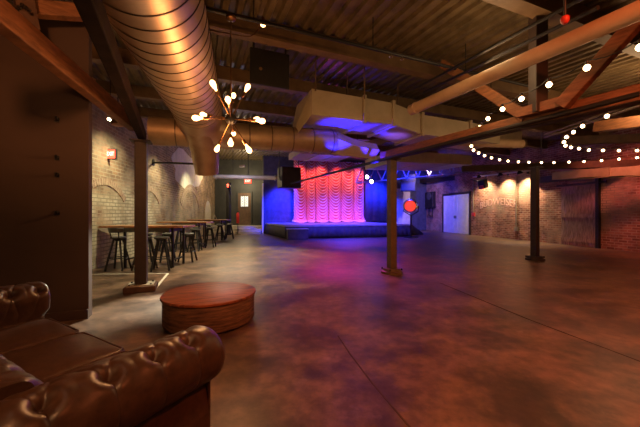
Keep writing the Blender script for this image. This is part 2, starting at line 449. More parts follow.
# dark conduit slung below the chord, running on towards the stage
pa_ = P2 - cd*8.4 + Vector((.3, 0, 2.6)); pb_ = P2 + cd*5.8 + Vector((.3, 0, 2.6))
q = Vector((P2.x+.3, P2.y, 2.6))
bm = BM(); tube(bm, [at(291, 183.5, 13.3)-at(393, 157, 6.62), Vector(), at(640, 94, 3.45)-at(393, 157, 6.62)], .035, 10)
tag(obj('lighting_pipe', bm, M['black'], loc=at(393, 157, 6.62)), 'black lighting pipe under the truss, running on to the hanging loudspeaker', 'pipe')
# near post: dark beam overhead, orange brace up to the left
bd = Vector((1.53, -3.12, 0)).normalized()
timber('overhead_beam', 'dark beam from the near post over the left duct side towards the camera', P1 - bd*.3 + Vector((0, 0, 2.86)), P1 + bd*4.6 + Vector((0, 0, 2.86)), .12, .2, M['beam_black'], group=None)
bA = at(137, 126, 5.3); bB = at(-30, -10, 2.2)
timber('diagonal_brace', 'orange lit diagonal timber brace rising left from the near post', bA + Vector((-.03, -.05, .0)), bB, .13, .22, M['timber'])
timber('overhead_beam', 'short orange beam end at the top left corner above the dark wall', at(24, 8, 3.5), at(97, 14, 3.9), .13, .17, M['timber'])
bm = BM(); bar(bm, at(22, -8, 3.33), at(30, 30, 3.38), .12, .16)
mid = at(25, 12, 3.35)
bmesh.ops.translate(bm, verts=bm.verts, vec=-mid)
jp = obj('joint_plate', bm, M['timber_dark'], loc=mid); tag(jp, 'bolted joint plate on the orange brace in the top left corner', 'plate')
for k in range(5):
    bm = BM(); lathe(bm, [(.018, 0), (.018, .03), (0, .034)], 8, axis=(0, -1, 0)); b = obj('bolt', bm, M['steel_dark'], jp); b.location = at(18+k*3, 6+abs(k-2)*2.2, 3.27)-mid
# beam beyond the truss on the right, behind the string lights
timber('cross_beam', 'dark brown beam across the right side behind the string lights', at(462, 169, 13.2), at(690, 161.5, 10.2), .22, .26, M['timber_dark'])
timber('arched_beam', 'orange brown beam in the roof beyond the second string of lights', at(596, 127, 7.2), at(760, 107, 4.9), .2, .24, M['timber'])
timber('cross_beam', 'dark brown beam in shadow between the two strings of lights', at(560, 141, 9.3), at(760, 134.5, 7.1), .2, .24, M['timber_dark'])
timber('eaves_beam', 'dark red steel beam above the lit brick wall, by the white double door', at(420, 181, 25), at(545, 170.5, 15.6), .2, .32, M['post_brown'], steel=True)
timber('lintel_beam', 'dark red lintel beam over the weathered sliding door', Vector((right_x(14.9)-.12, 14.9, 3.02)), Vector((right_x(11.9)-.12, 11.9, 3.02)), .2, .3, M['post_brown'])

# ------------------------------------------------------------------ ducts and pipes
ax = Vector((-.267, 1, 0)); axn = ax.normalized(); R0 = .45
def dp(Z): return Vector((-.804-.267*Z, Z, 3.4))
D0, D1 = dp(.3), dp(5.45)
DU = thing('round_duct', 'big round spiral metal duct overhead on the left, elbowing at its far end', 'duct', dp(2))
off = Vector(DU.location); ln = (D1-D0).length
bm = BM(); lathe(bm, [(R0, 0)] + [(R0, ln*k/40) for k in range(1, 41)], 56, D0-off, axn); o = obj('barrel', bm, M['duct'], DU, smooth=True)
k = 0; s = .12
while s < ln:
    bm = BM(); lathe(bm, [(R0-.004, -.008), (R0+.006, -.005), (R0+.006, .005), (R0-.004, .008)], 56, D0-off+axn*s, axn)
    obj('seam', bm, M['duct_seam'], DU, smooth=True); s += .2
EL = D1
CU = Vector((GU.x, GU.y, 0))
bm = BM(); pts = []; pts.append(D1-axn*.06)
E1 = D1 + axn*.5 - Vector((0, 0, .12)); E2 = D1 + axn*.75 + CU*.2 - Vector((0, 0, .25)); E3 = D1 + axn*.85 + CU*.6 - Vector((0, 0, .33))
pts += [D1, D1+axn*.25 - Vector((0, 0, .03)), E1, E2, E3]
tube(bm, [p-off for p in pts], R0, 40, radii=[.455, .455, .45, .43, .36, .3]); obj('elbow', bm, M['duct'], DU, smooth=True)
bm = BM(); tube(bm, [E1-off+Vector((0, 0, -.1)), E1-off+axn*.5+Vector((.05, 0, -.45)), E1-off+axn*.7+Vector((.08, 0, -1.0))], .28, 30, radii=[.34, .3, .24]); obj('drop_branch', bm, M['duct'], DU, smooth=True)
# cross duct along the grid
X0 = at(150, 131, 6.05); X1 = at(334, 142, 7.35); xd = (X1-X0)
XD = thing('round_duct', 'horizontal round duct crossing behind the chandelier to the middle', 'duct', X0)
bm = BM(); lathe(bm, [(.28, 0)] + [(.28, xd.length*k/20) for k in range(1, 21)], 40, axis=xd); obj('barrel', bm, M['duct_dull'], XD, smooth=True)
for k in range(1, 9):
    bm = BM(); lathe(bm, [(.277, -.012), (.292, -.008), (.292, .008), (.277, .012)], 40, xd*(k/8.2), xd); obj('seam', bm, M['duct_seam'], XD, smooth=True)
bm = BM(); e = xd.normalized(); tube(bm, [xd-e*.01, xd+e*.5-Vector((0, 0, .12)), xd+e*1.15-Vector((0, 0, .18))], .2, 4, radii=[.3, .22, .2]); obj('reducer', bm, M['duct_paint'], XD)
# box duct with flanges
BXp = [at(312, 101.5, 6.3), at(364, 109.5, 6.65), at(393, 113.8, 7.0), at(422, 124.5, 7.55), at(470, 131, 8.3), at(500, 136, 9.0)]
BX = thing('box_duct', 'beige boxy sheet metal duct hung under the roof in the middle', 'duct', BXp[0])
Hs = [.54, .52, .5, .5, .48, .46]
base = Vector(BX.location); GVd = Vector((GV.x, GV.y, 0))
def boxrun(name, pts, hs, depth, m, parent, base):
    bm = BM(); rings = []
    for p, h in zip(pts, hs):
        p = p-base
        rings.append([bm.verts.new(p+Vector((0, 0, -h/2))), bm.verts.new(p+GVd*depth+Vector((0, 0, -h/2))), bm.verts.new(p+GVd*depth+Vector((0, 0, h/2))), bm.verts.new(p+Vector((0, 0, h/2)))])
    for A, B in zip(rings, rings[1:]):
        for k in range(4): bm.faces.new((A[k], A[(k+1) % 4], B[(k+1) % 4], B[k]))
    bm.faces.new(rings[0][::-1]); bm.faces.new(rings[-1])
    return obj(name, bm, m, parent)
boxrun('duct_body', BXp, Hs, 1.05, M['duct_paint'], BX, base)
for p, h in zip(BXp[1:5], Hs[1:5]):
    p = p-base
    bm = BM()
    for zz in (-1, 1): box(bm, p+GVd*.525+Vector((0, 0, zz*(h/2+.024))), (.07, 1.16, .05), GANG)
    for yy in (-.024, 1.074): box(bm, p+GVd*yy, (.07, .05, h+.1), GANG)
    obj('flange', bm, M['duct_paint'], BX)
# transition from box to round at its left end
bm = BM(); A = [BXp[0]-base+GVd*d+Vector((0, 0, z)) for d, z in ((0, -.27), (1.05, -.27), (1.05, .27), (0, .27))]
tgt = at(296, 130, 6.9)-base
Bq = [tgt+GVd*d+Vector((0, 0, z)) for d, z in ((-.05, -.13), (.3, -.13), (.3, .13), (-.05, .13))]
va = [bm.verts.new(p) for p in A]; vb = [bm.verts.new(p) for p in Bq]
for k in range(4): bm.faces.new((va[k], va[(k+1) % 4], vb[(k+1) % 4], vb[k]))
bm.faces.new(vb); bm.faces.new(va[::-1]); obj('transition', bm, M['duct_paint'], BX)
for (px, py, Z) in ((315.5, 90, 6.28), (347, 96, 7.0), (364.5, 98, 6.6), (398, 104, 7.6)):
    p = at(px, py, Z); bm = BM(); zt = roof_z(p.dot(GV))+.0
    tube(bm, [p-base-Vector((0, 0, .02)), Vector((p.x, p.y, zt))-base], .016, 6); obj('hanging_rod', bm, M['tan_beam'], BX)
# further ducts beyond the post
def boxthing(label, p0, p1, h, depth, m, name='box_duct'):
    t = thing(name, label, 'duct', p0); boxrun('duct_body', [p0, p1], [h, h], depth, m, t, Vector(p0))
    p0, p1 = Vector(p0), Vector(p1)
    for f in (.33, .66):
        bm = BM(); p = (p1-p0)*f
        for zz in (-1, 1): box(bm, p+GVd*depth/2+Vector((0, 0, zz*(h/2+.012))), (.05, depth+.05, .024), GANG)
        box(bm, p-GVd*.012, (.05, .024, h+.05), GANG); obj('flange', bm, m, t)
    return t
boxthing('grey white box duct behind the middle post, above the red lamp', at(396, 156, 11.0), at(472, 160, 13.4), .42, 2.2, M['duct_paint'])
boxthing('beige box duct in shadow above the end of the round pipe stub', at(455, 135, 10.2), at(522, 134, 11.3), .6, .8, M['duct_paint'])
boxthing('pale box duct along the top of the right wall', at(578, 173.5, 11.4), at(690, 168, 9.0), .3, .9, M['duct_dull'])
bm = BM(); a, b = at(460, 142, 9.0), at(524, 144, 9.3); tube(bm, [Vector(), b-a], .13, 24)
o = obj('pipe_stub', bm, M['tan_pipe'], loc=a, smooth=True); tag(o, 'short tan round duct end behind the corner of the string lights', 'duct')
bm = BM(); d = (b-a).normalized(); lathe(bm, [(.14, 0), (.15, .01), (.15, .05), (.14, .06)], 24, b-a-d*.07, d); obj('end_ring', bm, M['duct_seam'], o, smooth=True)
# slanted low duct pieces lit blue from the stage
bm = BM(); a, b = at(345, 152, 8.6), at(392, 137, 9.6); bar(bm, Vector(), b-a, .4, .2); AD = tag(obj('air_duct', bm, M['duct_paint'], loc=a), 'slanting beige duct branch under the box duct, left of the middle post', 'duct')
for f in (.25, .75):
    q = (b-a)*f; zt = roof_z((a+q).dot(GV))-a.z
    bm = BM(); tube(bm, [q, Vector((q.x, q.y, zt))], .01, 6); obj('hanging_rod', bm, M['black'], AD)
bm = BM(); a, b = at(255, 186, 9.9), at(345, 158, 9.2); bar(bm, Vector(), b-a, .45, .22); o = obj('air_duct', bm, M['duct_paint'], loc=at(300, 153, 10.5))
bpy.data.objects.remove(o)
pp = [at(300, 150, 8.9), at(352, 153, 9.9)]
boxthing('low flat duct with blue lit underside in front of the curtain', pp[0], pp[1], .2, 1.2, M['duct_paint'], 'flat_duct')

# tan pipe at upper right, ceiling pipes
a, b = at(411, 110, 5.85), at(668, -2, 2.82)
b = a+(b-a)*1.75
PI_ = thing('roof_pipe', 'thick tan pipe slanting across the upper right below the roof', 'pipe', a)
bm = BM(); tube(bm, [Vector(), b-a], .098, 28); obj('barrel', bm, M['tan_pipe'], PI_, smooth=True)
for f in (.02,):
    bm = BM(); d = (b-a).normalized(); lathe(bm, [(.1, 0), (.108, .005), (.108, .03), (.1, .035)], 28, (b-a)*f, d); obj('coupling', bm, M['tan_pipe'], PI_, smooth=True)
cx = Vector((-1.187, 4.0, 4.05))
a = cx - CU*3.2; b = cx + CU*6.6
SP = thing('sprinkler_pipe', 'thin black sprinkler pipe crossing below the roof with small heads', 'pipe', cx)
bm = BM(); tube(bm, [a-cx, b-cx], .028, 10); obj('pipe_run', bm, M['black'], SP, smooth=True)
for px_ in (391, 402):
    k = (px_-320)/FPX; t = (k*cx.y-cx.x)/(CU.x-k*CU.y); p = CU*t
    bm = BM(); lathe(bm, [(.015, 0), (.015, -.05), (.035, -.055), (.035, -.065), (.01, -.08), (0, -.082)], 12, p); obj('sprinkler_head', bm, M['chrome'], SP, smooth=True)
for t in (-2.5, .3, 2.2, 4.2):
    p = cx + CU*t; bm = BM(); tube(bm, [p-cx+Vector((0, 0, .02)), Vector((0, 0, roof_z(p.dot(GV))-p.z+.0))+p-cx], .008, 6); obj('hanger_rod', bm, M['black'], SP)
a, b = at(420, 86, 6.2), at(590, -6, 2.9)
for k, (dz, lab) in enumerate(((0, 'upper thin black pipe above the thick tan pipe'), (-.13, 'lower thin black pipe just above the thick tan pipe'))):
    bm = BM(); tube(bm, [Vector(), b-a], .022, 8); tag(obj('thin_pipe', bm, M['black'], loc=a+Vector((dz*-.6, 0, dz)), smooth=True), lab, 'pipe')
p = at(565, 18, 3.05)
SB = thing('alarm_bell', 'small red alarm beacon under the roof above the tan pipe', 'alarm', p)
bm = BM(); lathe(bm, [(.03, .015), (.04, 0), (.037, -.035), (.02, -.06), (0, -.065)], 16); obj('beacon', bm, M['red'], SB, smooth=True)
bm = BM(); lathe(bm, [(.012, .02), (.012, roof_z(p.dot(GV))-p.z)], 8); obj('stem', bm, M['black'], SB)
# pair of thin conduits under the roof on the right
for k in range(2):
    a, b = at(545, 134.5+3*k, 7.6), at(690, 84+5*k, 4.6)
    bm = BM(); tube(bm, [Vector(), b-a], .022, 8)
    tag(obj('conduit', bm, M['conduit'], loc=a, smooth=True), ('upper' if k == 0 else 'lower')+' of two thin pale conduits running along the second light string', 'conduit')
# thin suspended rods on the right
for (px, y0, y1, Z, lab) in ((541, 122, 155, 8.2, 'thin vertical hanging rod above the right post, behind the lights'), (491, 96, 118, 6.6, 'thin vertical rod beside the chord of the orange truss')):
    a, b = at(px, y1, Z), at(px, y0, Z); b.z = roof_z(b.dot(GV))
    bm = BM(); tube(bm, [Vector(), b-a], .008, 6); tag(obj('hanging_rod_line', bm, M['black'], loc=a), lab, 'rod')
# roof hatch panel
a = at(270, 69, 5.6); bm = BM(); PN = thing('ceiling_panel', 'square black panel under the roof right of the chandelier', 'panel', a, GANG)
bm = BM(); box(bm, (0, 0, 0), (.74, .05, .66)); obj('board', bm, M['sign_dark'], PN, bevel=.01)
bm = BM(); lathe(bm, [(.03, 0), (.03, .012), (0, .014)], 14, (-.18, -.025, -.04), (0, -1, 0)); obj('bolt', bm, M['tan_beam'], PN)
for s in (-1, 1):
    bm = BM(); bar(bm, (s*.3, 0, .3), (s*.3, 0, roof_z(a.dot(GV))-a.z), .03, .012); obj('bracket', bm, M['steel_dark'], PN)
# iron tie rod on the left wall
a = Vector((left_x(11.3), 11.3, 3.32)); b = at(203, 164, 9.3)
bm = BM(); tube(bm, [Vector((.0, 0, 0)), b-a], .035, 8); o = obj('tie_rod', bm, M['steel_dark'], loc=a); tag(o, 'dark iron tie rod reaching from the left brick wall to the duct', 'rod')
bm = BM(); lathe(bm, [(.13, 0.0), (.13, .03), (.05, .06)], 12, axis=(1, .16, 0)); obj('anchor_plate', bm, M['steel_dark'], o)

# ------------------------------------------------------------------ sputnik chandelier
cc = Vector((-1.187, 4.0, 2.66))
CH = thing('sputnik_chandelier', 'sputnik chandelier with glowing teardrop bulbs on metal arms', 'chandelier', cc)
bm = BM(); bmesh.ops.create_uvsphere(bm, u_segments=24, v_segments=16, radius=.075); obj('hub', bm, M['black'], CH, smooth='all')
bm = BM(); tube(bm, [(0, 0, .06), (0, 0, 1.36)], .008, 8); obj('stem', bm, M['bronze'], CH)
bm = BM(); lathe(bm, [(.07, 1.36), (.065, 1.33), (.02, 1.31)], 20); obj('ceiling_canopy', bm, M['bronze'], CH, smooth=True)
marks12 = [(213, 84, -1), (247.7, 87, 1), (228, 99.6, -1), (233.5, 95.6, 1), (196, 118, -1), (203, 114.5, 1), (261.7, 121, -1), (257, 119, 1), (217, 149, 1), (230.6, 143, -1), (233.5, 133.5, 1), (249, 150, -1)]
dirs = []
for px, py, sg in marks12:      # every arm has the same length; find how far it leans towards or away
    best = None
    for k in range(120):
        dv = at(px, py, 4.0+sg*k*.005)-cc
        if best is None or abs(dv.length-.53) < abs(best.length-.53): best = dv
    dirs.append(best)
bulb_prof = [(.012, -.005), (.014, .02), (.022, .045), (.032, .08), (.034, .1), (.028, .122), (.014, .136), (0, .14)]
for d in dirs:
    d = Vector(d).normalized()
    bm = BM(); tube(bm, [d*.06, d*.38], .0075, 8); a = obj('arm', bm, M['bronze'], CH)
    bm = BM(); lathe(bm, [(.012, .36), (.02, .365), (.022, .43), (.018, .44)], 14, axis=d); obj('socket', bm, M['bronze'], a, smooth=True)
    bm = BM(); lathe(bm, [(r, h+.44) for r, h in bulb_prof], 16, axis=d); obj('bulb', bm, M['bulb'], a, smooth='all')
# bare bulb with its cable
p = at(263, 24, 4.25)
BB = thing('bare_bulb', 'single bare glowing bulb under the roof above the chandelier', 'bulb', p)
bm = BM(); bmesh.ops.create_uvsphere(bm, u_segments=16, v_segments=10, radius=.04); obj('globe', bm, M['bulb'], BB, smooth='all')
bm = BM(); lathe(bm, [(.022, .03), (.024, .09), (.01, .1)], 12); obj('socket', bm, M['bronze'], BB, smooth=True)
pts = [at(206, 29, 4.2), at(225, 33, 4.2), at(247, 36.5, 4.22), at(255, 33, 4.24), at(262, 23, 4.25)]
cable = []
for i in range(len(pts)-1):
    for k in range(6):
        t = k/6; p0 = pts[max(i-1, 0)]; p1 = pts[i]; p2 = pts[i+1]; p3 = pts[min(i+2, len(pts)-1)]
        cable.append(.5*((2*p1)+(p2-p0)*t+(2*p0-5*p1+4*p2-p3)*t*t+(3*p1-p0-3*p2+p3)*t**3)-p)
bm = BM(); tube(bm, cable, .009, 6); obj('cable', bm, M['bronze'], BB)

# ------------------------------------------------------------------ string lights
def string(label, bulbs, pre, post_):
    pts = [at(x, y, FPX*1.54/(213.5-y)) for x, y in bulbs]
    t = thing('string_lights', label, 'string lights', pts[0])
    o0 = pts[0]; path = [pre(pts)] + pts + [post_(pts)]
    cab = []
    for i in range(len(path)-1):
        for k in range(5):
            f = k/5; p = path[i].lerp(path[i+1], f) + Vector((0, 0, .075 - .045*math.sin(PI*f)))
            cab.append(p-o0)
    bm = BM(); tube(bm, cab, .007, 6); obj('cable', bm, M['black'], t)
    for p in pts:
        bm = BM(); lathe(bm, [(.014, .075), (.017, .07), (.017, .03), (.013, .025)], 10, p-o0); obj('socket', bm, M['black'], t, smooth=True)
        bm = BM(); lathe(bm, [(0, -.035), (.018, -.03), (.03, -.012), (.032, .002), (.024, .018), (.013, .028)], 14, p-o0); obj('bulb', bm, M['string_bulb'], t, smooth='all')
    return t
A_ = [(640, 47), (587, 67.5), (549, 84.5), (521.5, 98.6), (502.5, 109), (488, 118.5), (480, 127), (476, 130.5), (472.5, 135), (470.5, 140), (471.4, 146), (473.5, 150), (478.6, 153), (484.5, 155.6), (491.5, 157.8), (499.5, 159.7), (508, 161), (518.5, 161.8), (529, 162.2), (541.5, 162.5), (554, 162.5), (569, 162), (584, 161.5), (601.5, 160.5), (619, 159), (637, 157.6)]
B_ = [(607, 116), (582.5, 126), (573.5, 132), (566.5, 137), (564, 142), (565.5, 145.6), (571, 147.3), (579, 148.5), (589, 150), (603, 150.3), (619, 150.5), (637, 150.5)]
string('long string of warm globe bulbs looping around the truss on the right', A_, lambda p: p[0]*2-p[1], lambda p: p[-1]*2-p[-2])
string('shorter inner string of warm globe bulbs, looping inside the long one at the right edge', B_, lambda p: p[0]*2-p[1]+Vector((-.1, -.6, 0)), lambda p: p[-1]*2-p[-2])
# ------------------------------------------------------------------ leather sofa
SF = thing('leather_sofa', 'dark brown tufted leather sofa with rolled arms in the foreground', 'sofa', (-1.864, 1.909, 0), math.radians(-29.4))
RR, ZC = .15, .605
def section(n=64):
    """rolled arm section in (x, z): inner foot, up the inside, over the roll, tuck under, down outside"""
    pts = [(-.13, .12), (-.135, .3), (-.142, .45)]
    k = 44
    for i in range(k+1):
        a = math.radians(185 - 245*i/k); pts.append((RR*math.cos(a)*1.04, ZC + RR*math.sin(a)))
    pts += [(.05, .46), (.06, .44), (.075, .3), (.08, .06)]
    return pts
SEC = section()
SLEN = [0]
for a_, b_ in zip(SEC, SEC[1:]): SLEN.append(SLEN[-1]+math.dist(a_, b_))
def sec_at(s):
    for i in range(len(SEC)-1):
        if s <= SLEN[i+1] or i == len(SEC)-2:
            f = (s-SLEN[i])/(SLEN[i+1]-SLEN[i]); a_, b_ = SEC[i], SEC[i+1]
            nx, nz = -(b_[1]-a_[1]), b_[0]-a_[0]; l = math.hypot(nx, nz)
            return a_[0]+(b_[0]-a_[0])*f, a_[1]+(b_[1]-a_[1])*f, nx/l, nz/l
def roll_s(deg):   # arc position of an angle on the roll
    return SLEN[3] + (185-deg)/245*(SLEN[47]-SLEN[3])
S_TOP, S_IN, S_LOW, S_TUCK = roll_s(64), roll_s(140), SLEN[1]+.02, roll_s(-40)
def segd(p, a, b):
    ax_, ay = a; bx, by = b; dx, dy = bx-ax_, by-ay
    t = max(0, min(1, ((p[0]-ax_)*dx+(p[1]-ay)*dy)/(dx*dx+dy*dy)))
    return math.hypot(p[0]-ax_-t*dx, p[1]-ay-t*dy)
def tuft(l, s, marks, half):
    d = 9; db = 9
    for m_ in marks:
        d = min(d, segd((l, s), (m_, S_TOP), (m_, S_TUCK)))
        db = min(db, math.hypot(l-m_, s-S_TOP))
        for q in (-half, half):
            d = min(d, segd((l, s), (m_, S_TOP), (m_+q, S_IN)))
            db = min(db, math.hypot(l-m_-q, s-S_IN))
            d = min(d, segd((l, s), (m_+q, S_IN), (m_, S_LOW)))
    w = 1 if s < S_TUCK else max(0, 1-(s-S_TUCK)/.06)
    fall = 1 if s > S_IN else max(.35, 1-(S_IN-s)/.4)
    near = math.exp(-db/.075)
    return w*fall*(.006*(1-math.exp(-d/.06)) - (.0035+.012*near)*math.exp(-d/.009) - .036*math.exp(-(db/.032)**2) + .006*math.exp(-((db-.07)/.03)**2))
def rolled(name, length, marks, half, xf, parent, dome=True):
    bm = BM(); nl, ns = 220, 150; rows = []
    tot = SLEN[-1]
    for i in range(nl+1):
        f = i/nl; l = -length/2 + length*f
        edge = min(f, 1-f)*length
        sc = 1
        if dome and edge < .07: sc = .72 + .28*math.sqrt(max(0, 1-(1-edge/.07)**2))
        row = []
        for j in range(ns+1):
            s = tot*j/ns; x, z, nx, nz = sec_at(s); h = tuft(l, s, marks, half)
            x += nx*h; z += nz*h
            if z > .42: x *= sc; z = ZC + (z-ZC)*sc
            ll = l
            if dome: ll = l*(1 - .13*max(0, min(1, (.52-z)/.08)))
            row.append(bm.verts.new(xf(x, ll, z)))
        rows.append(row)
    for A_r, B_r in zip(rows, rows[1:]):
        for j in range(ns): bm.faces.new((A_r[j], A_r[j+1], B_r[j+1], B_r[j]))
        bm.faces.new((A_r[ns], A_r[0], B_r[0], B_r[ns]))
    bm.faces.new(rows[0]); bm.faces.new(rows[-1][::-1])
    o = obj(name, bm, M['leather'], parent, smooth=True)
    for m_ in marks:
        for s, q in ((S_TOP, 0), (S_IN, half)):
            x, z, nx, nz = sec_at(s); h = tuft(m_+q, s, marks, half) + .004
            c = xf(x+nx*h, m_+q, z+nz*h); n = xf(x+nx*(h+1), m_+q, z+nz*(h+1))-c
            b = BM(); lathe(b, [(.013, -.006), (.012, .003), (.007, .007), (0, .008)], 12, c, n); obj('button', b, M['leather_button'], o, smooth=True)
    return o
marks = [-.31, -.1, .1, .285]
AX = 1.135
rolled('arm', .92, marks, .1, lambda x, l, z: Vector((AX+x, l, z)), SF)
rolled('arm', .92, marks, .1, lambda x, l, z: Vector((-AX-x, l, z)), SF)
bmk = [-.88+.22*k for k in range(9)]
rolled('backrest', 2.0, bmk, .11, lambda x, l, z: Vector((l, -.36-x, z)), SF, dome=False)
# flat front panels of the arms
for s in (1, -1):
    bm = BM(); box(bm, (s*(AX-.02), .402, .27), (.19, .02, .42)); obj('arm_panel', bm, M['leather'], SF, bevel=.008)
bm = BM(); box(bm, (0, .02, .2), (2.0, .76, .2)); obj('seat_rail', bm, M['leather'], SF, bevel=.02)
for k in (-1, 0, 1):
    x0 = k*.667; bm = BM(); hw, y0, y1 = .328, -.24, .43
    def cush(u, v):
        return Vector((x0-hw+2*hw*u, y0+(y1-y0)*v, .44+.035*(1-abs(2*u-1)**3)*(1-abs(2*v-1)**3)+.004*math.sin(9*u+5*v+k)*math.sin(7*v)))
    g = gridmesh(bm, cush, 24, 24)
    low = [[bm.verts.new(Vector((vv.co.x, vv.co.y, .302))) for vv in r] for r in g]
    nn = 24
    for i in range(nn):
        for j in range(nn): bm.faces.new((low[i][j], low[i][j+1], low[i+1][j+1], low[i+1][j]))
        bm.faces.new((g[i][0], low[i][0], low[i+1][0], g[i+1][0])); bm.faces.new((g[i+1][nn], low[i+1][nn], low[i][nn], g[i][nn]))
        bm.faces.new((g[0][i+1], low[0][i+1], low[0][i], g[0][i])); bm.faces.new((g[nn][i], low[nn][i], low[nn][i+1], g[nn][i+1]))
    c = obj('seat_cushion', bm, M['leather'], SF, smooth=True, bevel=.03); c.modifiers['bevel'].segments = 4
    bm = BM(); e = .006
    tube(bm, [(x0-hw+e, y0+.02, .437), (x0-hw+e, y1-.05, .437), (x0-hw+.05, y1-e, .435), (x0+hw-.05, y1-e, .435), (x0+hw-e, y1-.05, .437), (x0+hw-e, y0+.02, .437)], .011, 8)
    obj('piping', bm, M['leather'], c, smooth=True)
for sx in (-1, 1):
    for sy in (-.38, .4):
        bm = BM(); lathe(bm, [(.025, 0), (.035, .03), (.03, .06), (.03, .121)], 14, (sx*1.1, sy, 0)); obj('foot', bm, M['timber_dark'], SF, smooth=True)

# ------------------------------------------------------------------ round low table
T = thing('coffee_table', 'low round drum coffee table with red brown top beside the sofa', 'table', (-1.43, 3.91, 0), math.radians(20))
bm = BM(); lathe(bm, [(.5, 0), (.5, .035)], 48); obj('plinth', bm, M['black'], T)
bm = BM()
prof = [(.548, .035), (.56, .06), (.56, .33), (.552, .345)]
lathe(bm, prof, 72)
for v in bm.verts:
    r = math.hypot(v.co.x, v.co.y)
    if r > .3:
        a = math.atan2(v.co.y, v.co.x); k = 1 + .006*math.sin(17*a)+.004*math.sin(41*a+2); v.co.x *= k; v.co.y *= k
obj('drum', bm, M['bark'], T, smooth=True)
bm = BM(); lathe(bm, [(.552, .345), (.578, .35), (.582, .365), (.576, .378), (.56, .382)], 72); obj('tabletop', bm, M['wood_table'], T, smooth=True)

# ------------------------------------------------------------------ bar tables and stools along the left wall
WA = math.atan2(.16, 1)       # tables stand square to the left wall
def bar_table(label, Zf, xe, depth=.78):
    xw = left_x(Zf)+.04; L_ = xe-xw
    t = thing('bar_table', label, 'table', (xw, Zf, 0), WA*-0, 'high tables along the brick wall')
    bm = BM(); box(bm, (L_/2, depth/2, 1.055), (L_, depth, .05)); obj('tabletop', bm, M['bar_wood'], t, bevel=.006)
    bm = BM(); box(bm, (L_/2+.12, depth/2, .975), (L_-.95, depth-.03, .105)); obj('apron', bm, M['grey_seat'], t)
    for fx in (.62, L_-.3):
        for fy in (.08, depth-.08):
            bm = BM(); box(bm, (fx, fy, .515), (.05, .05, 1.03)); obj('leg', bm, M['black'], t)
        bm = BM(); box(bm, (fx, depth/2, .2), (.035, depth-.2, .035)); obj('stretcher', bm, M['black'], t)
    return t
bar_table('wood topped high table nearest the near post, end against the brick wall', 7.7, -3.52)
bar_table('second wood topped high table from the near post, along the brick wall', 11.5, -4.36)
bar_table('farthest wood topped high table, near the entry steps', 15.6, -4.85)

def make_stool():
    t = thing('bar_stool', 'x', 'stool', group='bar stools at the high tables')
    bm = BM(); lathe(bm, [(.0, .775), (.15, .775), (.17, .79), (.172, .815), (.15, .83), (.06, .822), (0, .82)], 24); obj('seat', bm, M['grey_seat'], t, smooth=True)
    bm = BM(); lathe(bm, [(.06, .72), (.14, .775), (.0, .777)], 16); obj('seat_bracket', bm, M['black'], t)
    for i, j in ((-1, -1), (1, -1), (1, 1), (-1, 1)):
        bm = BM(); bar(bm, (i*.07, j*.07, .765), (i*.2, j*.2, .004), .036, .036); obj('leg', bm, M['black'], t)
    bm = BM(); p = [(.155*math.cos(a), .155*math.sin(a)*1.0, .3) for a in (2*PI*k/24 for k in range(25))]
    tube(bm, [(x*1.28, y*1.28, z) for x, y, z in p], .012, 8, caps=False); obj('foot_ring', bm, M['black'], t)
    return t
def back_on(t):
    bm = BM()
    def fn(u, v):
        a = math.radians(-150+120*u); r = .2+.02*v; return Vector((r*math.cos(a), r*math.sin(a), .93+.12*v))
    gridmesh(bm, fn, 16, 4); o = obj('backrest', bm, M['grey_seat'], t, smooth='all')
    md = o.modifiers.new('thick', 'SOLIDIFY'); md.thickness = .018
    for s in (-60, -120):
        a = math.radians(s); bm = BM(); tube(bm, [(.165*math.cos(a), .165*math.sin(a), .8), (.205*math.cos(a), .205*math.sin(a), .95)], .012, 8); obj('back_post', bm, M['black'], t)
    return t
proto = make_stool(); pback = back_on(make_stool())
used = set()
def stool(x, y, rz, label, backed=False):
    src = pback if backed else proto
    if src in used: o = copy_tree(src)
    else: o = src; used.add(src)
    x -= .16 if y < 10 else .26
    o.location = (x, y, 0); o.rotation_euler.z = rz; o['label'] = label
near, mid, far = 'nearest high table', 'second high table', 'farthest high table'
stool(-4.86, 7.47, .1, 'grey low backed bar stool left of the post, near side of the nearest high table', True)
stool(-4.22, 7.5, -.1, 'grey low backed bar stool right of the post, at the nearest high table', True)
stool(-3.76, 7.42, .35, 'backless bar stool at the aisle end of the nearest high table, legs fully visible')
stool(-4.9, 8.75, .2, 'backless bar stool on the far side of the nearest high table, by the brick wall')
stool(-4.3, 8.8, .5, 'backless bar stool on the far side of the nearest high table, in its middle')
stool(-3.7, 8.75, .1, 'backless bar stool on the far side of the nearest high table, at the aisle end')
stool(-5.5, 11.25, .2, 'backless bar stool on the near side of the second high table, by the wall')
stool(-4.95, 11.2, .6, 'backless bar stool on the near side of the second high table, in its middle')
stool(-4.42, 11.22, .1, 'backless bar stool on the near side of the second high table, at the aisle end')
stool(-4.9, 12.6, .4, 'backless bar stool on the far side of the second high table, in its middle')
stool(-4.35, 12.55, .1, 'backless bar stool on the far side of the second high table, at the aisle end')
stool(-5.4, 15.3, .3, 'backless bar stool on the near side of the farthest high table, in its middle')
stool(-4.85, 15.32, .1, 'backless bar stool on the near side of the farthest high table, at the aisle end')
stool(-5.3, 16.7, .5, 'backless bar stool on the far side of the farthest high table, in its middle')
stool(-4.75, 16.65, .2, 'backless bar stool on the far side of the farthest high table, at the aisle end')
p = Vector((-5.6, 15.95, 1.081))
CD = thing('menu_card', 'small folded card standing on the farthest high table', 'card', p, .5)
for s in (-1, 1):
    bm = BM(); bar(bm, (s*.09, 0, 0.002), (s*.004, 0, .26), .2, .008); obj('leaf', bm, M['step'], CD)

